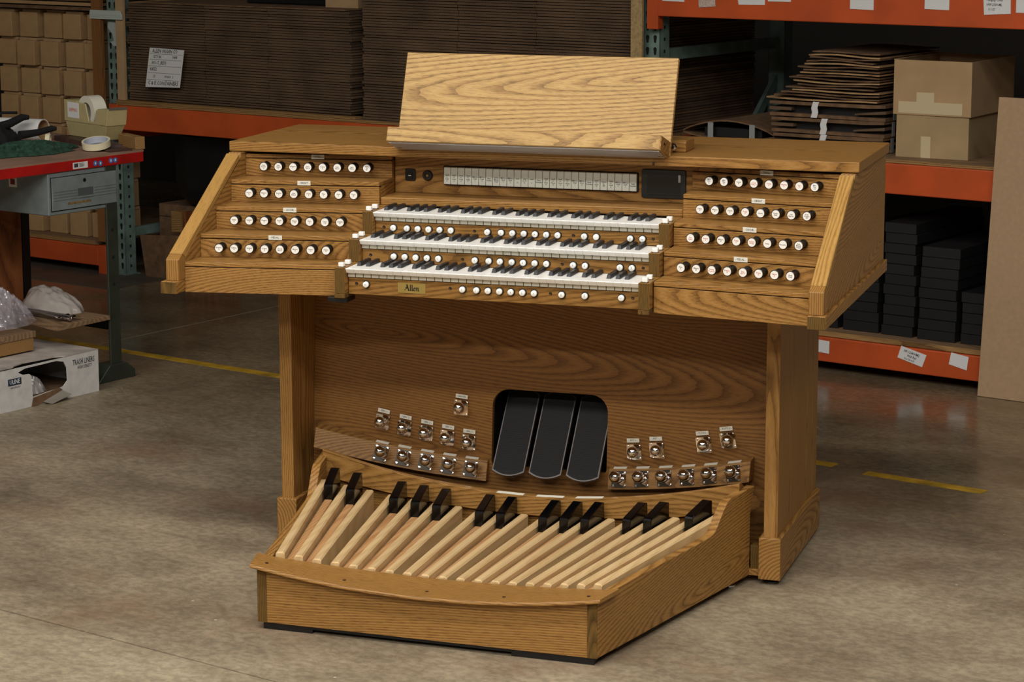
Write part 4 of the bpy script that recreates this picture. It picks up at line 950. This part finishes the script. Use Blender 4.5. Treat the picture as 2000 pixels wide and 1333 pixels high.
PR('box_side', MB().box(-3.28, -2.881, -2.044, -2.040, .0005, .165).box(-3.28, -2.881, -2.548, -2.544, .0005, .160).box(-3.284, -3.280, -2.548, -2.040, .0005, .165).box(-3.28, -2.881, -2.544, -2.044, .0005, .004), bxm, tb)
PR('box_top', MB().prism([(-2.877, -2.040), (-2.877, -2.215), (-2.900, -2.25), (-2.908, -2.40), (-2.892, -2.46), (-2.877, -2.478), (-2.877, -2.548), (-3.28, -2.548), (-3.28, -2.040)], .1652, .169, 'z'), flat('white_box_top', (178, 168, 158), .75, noise=.12, nscale=12), tb)
PR('torn_flap', MB().prism([(-2.395, .0), (-2.29, .010), (-2.235, .040), (-2.25, .050), (-2.385, .034)], -2.876, -2.8735, 'x'), CARDD, tb)
PR('torn_flap', MB().add([(-2.876, -2.34, .012), (-2.876, -2.24, .040), (-2.845, -2.215, .022), (-2.842, -2.32, .002)], [(0, 1, 2, 3)]), flat('flap_grey', (132, 124, 112), .8), tb)
PR('inner_liner', MB().box(-3.27, -2.89, -2.54, -2.05, .0055, .030), CARDD, tb)
# --- crumpled things
def clearmat(name, c, alpha, rough=.12, bump=.0):
    m, N, L, b = newmat(name); b.inputs['Base Color'].default_value = lin(c); b.inputs['Roughness'].default_value = rough
    b.inputs['Alpha'].default_value = alpha; b.inputs['Specular IOR Level'].default_value = 1.0; b.inputs['Coat Weight'].default_value = .8; b.inputs['Coat Roughness'].default_value = .08
    return m
def crumple(cu, cv, z0, ru, rv, h, amp, fr, seed, n=46, power=1.0, taper=0.0, ridge=True, rag=.12):
    """closed-looking heap: dome outline pushed about by ridged noise"""
    vs = []; fs = []
    for j in range(n+1):
        for i in range(n+1):
            x = -1+2*i/n; y = -1+2*j/n
            l = math.sqrt(max(x*x, y*y)/(x*x+y*y)) if (x or y) else 1
            x2, y2 = x*l, y*l; r = math.hypot(x2, y2)
            p = Vector((x2*fr, y2*fr, seed)); nn = mnoise.noise(p)+.5*mnoise.noise(p*2.3)
            if ridge: nn = .6-abs(nn)*1.6
            z = h*max(0, 1-r**2.2)**power*(1-taper*x2)+amp*nn*(1-r**4)
            vs.append((cu+x2*ru*(1+rag*mnoise.noise(Vector((y2*3, x2*3, seed+5)))), cv+y2*rv*(1+rag*1.2*mnoise.noise(Vector((x2*3, y2*3, seed)))), z0+max(.001, z)))
    for j in range(n):
        for i in range(n): a = j*(n+1)+i; fs.append((a, a+1, a+n+2, a+n+1))
    return MB().add(vs, fs)
t = rthing('clear_wrap', 'crumpled heap of clear plastic wrap on the bench lower shelf, far left', 'plastic', -3.2, -2.25, .25)
o = PR('film_heap', crumple(-3.20, -2.30, .2695, .15, .18, .125, .050, 4.2, 3, 60), clearmat('clear_film', (215, 210, 220), .24, .10), t)
o = PR('film_heap', crumple(-3.24, -2.28, .2700, .12, .12, .13, .050, 5.2, 9, 60), clearmat('clear_film_b', (225, 220, 228), .20, .08), t)
t = rthing('poly_bag', 'translucent white poly bag on the bench lower shelf near the leg', 'bag', -3.25, -1.98, .269)
o = PR('bag_skin', crumple(-3.245, -1.935, .2695, .150, .100, .085, .018, 1.8, 21, 44, .6, .35, True), clearmat('milky_film', (216, 208, 200), .66, .20), t); smooth(o, 60)
PR('liner_bag', crumple(-3.00, -2.31, .0305, .075, .075, .055, .022, 3.5, 41, 30, .7), clearmat('liner_film', (200, 196, 192), .7, .25), tb)
rods = rthing('hanger_rods', 'bundle of zinc hanger rods with flat end tabs on the lower shelf', 'hardware', -3.10, -2.05, .269)
for i in range(17):
    a = Vector((-3.31+random.uniform(-.02, .02), -2.085+random.uniform(-.018, .018), .276+.0012*i)); b = Vector((-3.03+random.uniform(-.03, .03), -2.06+random.uniform(-.055, .035), .276+.0008*i))
    PR('rod', MB().tube([a, (a+b)/2+Vector((0, 0, .003)), b], .0024, 6), ALU, rods)
    d_ = (b-a).normalized(); PR('rod_tab', MB().lathe([(.0105, -.0012), (.0105, .0012), (.004, .0012), (.004, -.0012)], 12, frame(b+d_*.009, d_, d_.cross(Vector((.2, random.uniform(-.4, .4), 1))).normalized())), CHROME, rods)
# --- on the bench top
clothg = flat('green_cloth', (36, 66, 50), .95, noise=.25, nscale=40); clothb = flat('black_cloth', (15, 15, 17), .9)
t = rthing('green_cloth', 'crumpled dark green cloth spread on the bench top', 'cloth', -3.35, -1.95, .913)
o = PR('cloth', crumple(-3.27, -2.01, .9145, .14, .20, .032, .026, 6.5, 5, 90, .8, rag=.35), clothg, t); smooth(o, 60)
t = rthing('work_gloves', 'heap of black work gloves behind the green cloth', 'gloves', -3.55, -1.85, .93)
o = PR('glove_heap', crumple(-3.58, -1.95, .9145, .085, .16, .090, .030, 3.4, 14, 60, .7, rag=.3), clothb, t); smooth(o, 60)
o = PR('glove_finger', MB().tube([(-3.56, -1.93, .985), (-3.55, -1.85, 1.000), (-3.54, -1.79, 1.022), (-3.53, -1.765, 1.020)], [.020, .017, .015, .010], 10), clothb, t); smooth(o, 60)
o = PR('glove_finger', MB().tube([(-3.46, -1.88, .960), (-3.44, -1.80, .966), (-3.42, -1.74, .978), (-3.41, -1.725, .978)], [.018, .014, .013, .008], 10), clothb, t); smooth(o, 60)
o = PR('cuff_strap', MB().tube([(-3.60, -1.98, .99), (-3.58, -1.92, 1.02), (-3.57, -1.87, 1.045), (-3.56, -1.80, 1.04)], .006, 8), clothb, t); smooth(o, 60)
t = rthing('teal_rag', 'small teal rag beside the green cloth at the left edge', 'cloth', -3.42, -2.12, .94)
o = PR('rag', crumple(-3.42, -2.24, .918, .05, .07, .045, .012, 2.8, 33, 30, .8), flat('teal_cloth', (50, 112, 92), .95), t); smooth(o, 60)
t = rthing('yellow_tape_measure', 'yellow rounded tape measure at the left frame edge on the gloves', 'tape measure', -3.40, -2.17, .95)
o = PR('case', MB().lathe([(.0, -.016), (.030, -.016), (.036, -.008), (.036, .008), (.030, .016), (0, .016)], 28, frame((-3.36, -2.185, 1.005), (0, 1, 0), (0, 0, 1))), flat('yellow_case', (222, 206, 26), .35), t); smooth(o)
t = rthing('paper_bag', 'cream folded paper lying behind the gloves at the left edge', 'paper', -3.75, -1.92, .93)
PR('paper', MB().box(-3.83, -3.70, -2.14, -1.86, .9135, .985), flat('cream_paper', (226, 214, 170), .8), t, bevel=.01, seg=2); PR('paper_scrap', MB().box(-3.80, -3.78, -2.02, -1.94, .986, 1.03), WHITEP, t)
t = rthing('paper_roll', 'white paper roll with brown core lying behind the black gloves', 'roll', -3.47, -1.72, .96)
a = Vector((-3.84, -1.76, .960)); b = Vector((-3.53, -1.685, .960))
d_ = (b-a).normalized(); M = frame(a, Vector((0, 0, 1)).cross(d_)*-1, Vector((0, 0, 1)).cross(d_).cross(d_)); 
side = Vector((0, 0, 1)).cross(d_).normalized(); M = Matrix((side, d_.cross(side), d_)).transposed().to_4x4(); M.translation = a
L_ = (b-a).length
o = PR('paper_sheet', MB().lathe([(.046, 0), (.046, L_), (.043, L_), (.043, .0)], 32, M), WHITEP, t); smooth(o, 50)
o = PR('core_liner', MB().lathe([(.0428, .002), (.0428, L_-.002), (.0405, L_-.002), (.0405, .002)], 32, M), CARD, t); smooth(o, 50)
tape_c = flat('masking_tape', (232, 222, 188), .6); core_c = flat('tape_core', (186, 190, 200), .7)
t = rthing('masking_tape_roll', 'wide cream masking tape roll tilted on the bench front corner', 'tape roll', -3.09, -1.80, .913)
M = Matrix.Translation((-3.100, -1.800, .9300)) @ Matrix.Rotation(math.radians(13), 4, Vector((1, .35, 0)))
o = PR('tape', MB().lathe([(.0570, 0), (.0570, .026), (.0500, .026), (.0500, 0)], 40, M), tape_c, t); smooth(o, 50)
o = PR('core', MB().lathe([(.0498, .001), (.0498, .025), (.0470, .025), (.0470, .001)], 40, M), core_c, t); smooth(o, 50)
t = rthing('clear_tape_roll', 'small clear tape roll standing on edge beside the dark bars', 'tape roll', -3.38, -1.765, .913)
M = frame((-3.375, -1.775, .9385), (0, 0, 1), (.6, .8, 0)) ; M = M @ Matrix.Rotation(math.radians(90), 4, 'X') if False else frame((-3.385, -1.795, .9385), (-.6, .8, 0), (0, 0, 1))
o = PR('tape', MB().lathe([(.0250, -.009), (.0250, .009), (.0180, .009), (.0180, -.009)], 28, M), tape_c, t); smooth(o, 50)
t = rthing('dark_bars', 'two dark brown flat bars lying under the tape dispenser', 'bar', -3.25, -1.66, .913)
brn = flat('bar_brown', (72, 50, 42), .5, noise=.12, nscale=30)
PR('bar', MB().prism([(-3.53, -1.63), (-3.12, -1.775), (-3.055, -1.700), (-3.47, -1.555)], .9135, .9340, 'z'), brn, t, bevel=.002)
PR('bar', MB().prism([(-3.14, -1.775), (-3.01, -1.820), (-2.990, -1.710), (-3.04, -1.69)], .9135, .9205, 'z'), brn, t, bevel=.001)
t = rthing('pine_block', 'sawn pine block at the far end of the workbench top', 'timber', -3.2, -1.66, .913)
o = MB().box(-.17, 0, -.021, .021, .0005, .0505).obj('block', PINE, t, bevel=.002); o.matrix_basis = RM @ Matrix.Translation((-2.992, -1.664, .913)) @ Matrix.Rotation(math.radians(-21), 4, 'Z')
# tape dispenser
disp = thing('tape_dispenser', 'beige tape dispenser with a hand-lettered shipping note on its side', 'tape dispenser', RK(-3.495, -1.600, .9345), TH+math.radians(-13.5))
bg = flat('beige_plastic', (186, 172, 124), .45, noise=.03, nscale=40)
DWD = .092
lower = MB().add([(.018, .012, 0), (.300, .012, 0), (.300, DWD-.012, 0), (.018, DWD-.012, 0), (.004, .002, .062), (.335, .002, .062), (.335, DWD-.002, .062), (.004, DWD-.002, .062)],
                 [(3, 2, 1, 0), (4, 5, 6, 7), (0, 1, 5, 4), (1, 2, 6, 5), (2, 3, 7, 6), (3, 0, 4, 7)])
PL('base', lower, bg, disp, bevel=.002)
wallp = [(0, .0625), (.338, .0625), (.352, .132), (.258, .122), (.246, .072), (.196, .072), (.172, .142), (.002, .150)]
PL('side_wall', MB().prism(wallp, 0, .006, 'y'), bg, disp, bevel=.001); PL('side_wall', MB().prism(wallp, DWD-.006, DWD, 'y'), bg, disp, bevel=.001)
PL('end_wall', MB().box(0, .005, .006, DWD-.006, .0625, .148), bg, disp); PL('end_wall', MB().add([(.330, .006, .0625), (.330, DWD-.006, .0625), (.344, DWD-.006, .130), (.344, .006, .130), (.338, .006, .0625), (.338, DWD-.006, .0625), (.352, DWD-.006, .130), (.352, .006, .130)], [(0, 1, 2, 3), (7, 6, 5, 4), (0, 4, 5, 1), (1, 5, 6, 2), (2, 6, 7, 3), (3, 7, 4, 0)]), bg, disp)
PL('cover', MB().box(.005, .09, .006, DWD-.006, .143, .149), bg, disp)
PL('nose_plate', MB().box(.262, .350, .006, DWD-.006, .1235, .127), bg, disp); PL('cutter', MB().box(.345, .356, .004, DWD-.004, .1285, .136), CHROME, disp)
o = PL('tape_reel', MB().lathe([(.068, -.030), (.068, .030), (.040, .030), (.040, -.030)], 36, frame((.150, DWD/2, .105), (1, 0, 0), (0, 0, 1))), flat('reel_tape', (226, 220, 202), .35), disp); smooth(o, 50)
nt = MB().box(.030, .120, -.0012, 0, .078, .142); writing(nt, 'SHIPPING', .021, frame((.075, -.0016, .110), (1, 0, 0), (0, 0, 1)), 1, .75)
PL('side_note', nt, [WHITEP, flat('note_red', (216, 96, 60), .6)], disp)
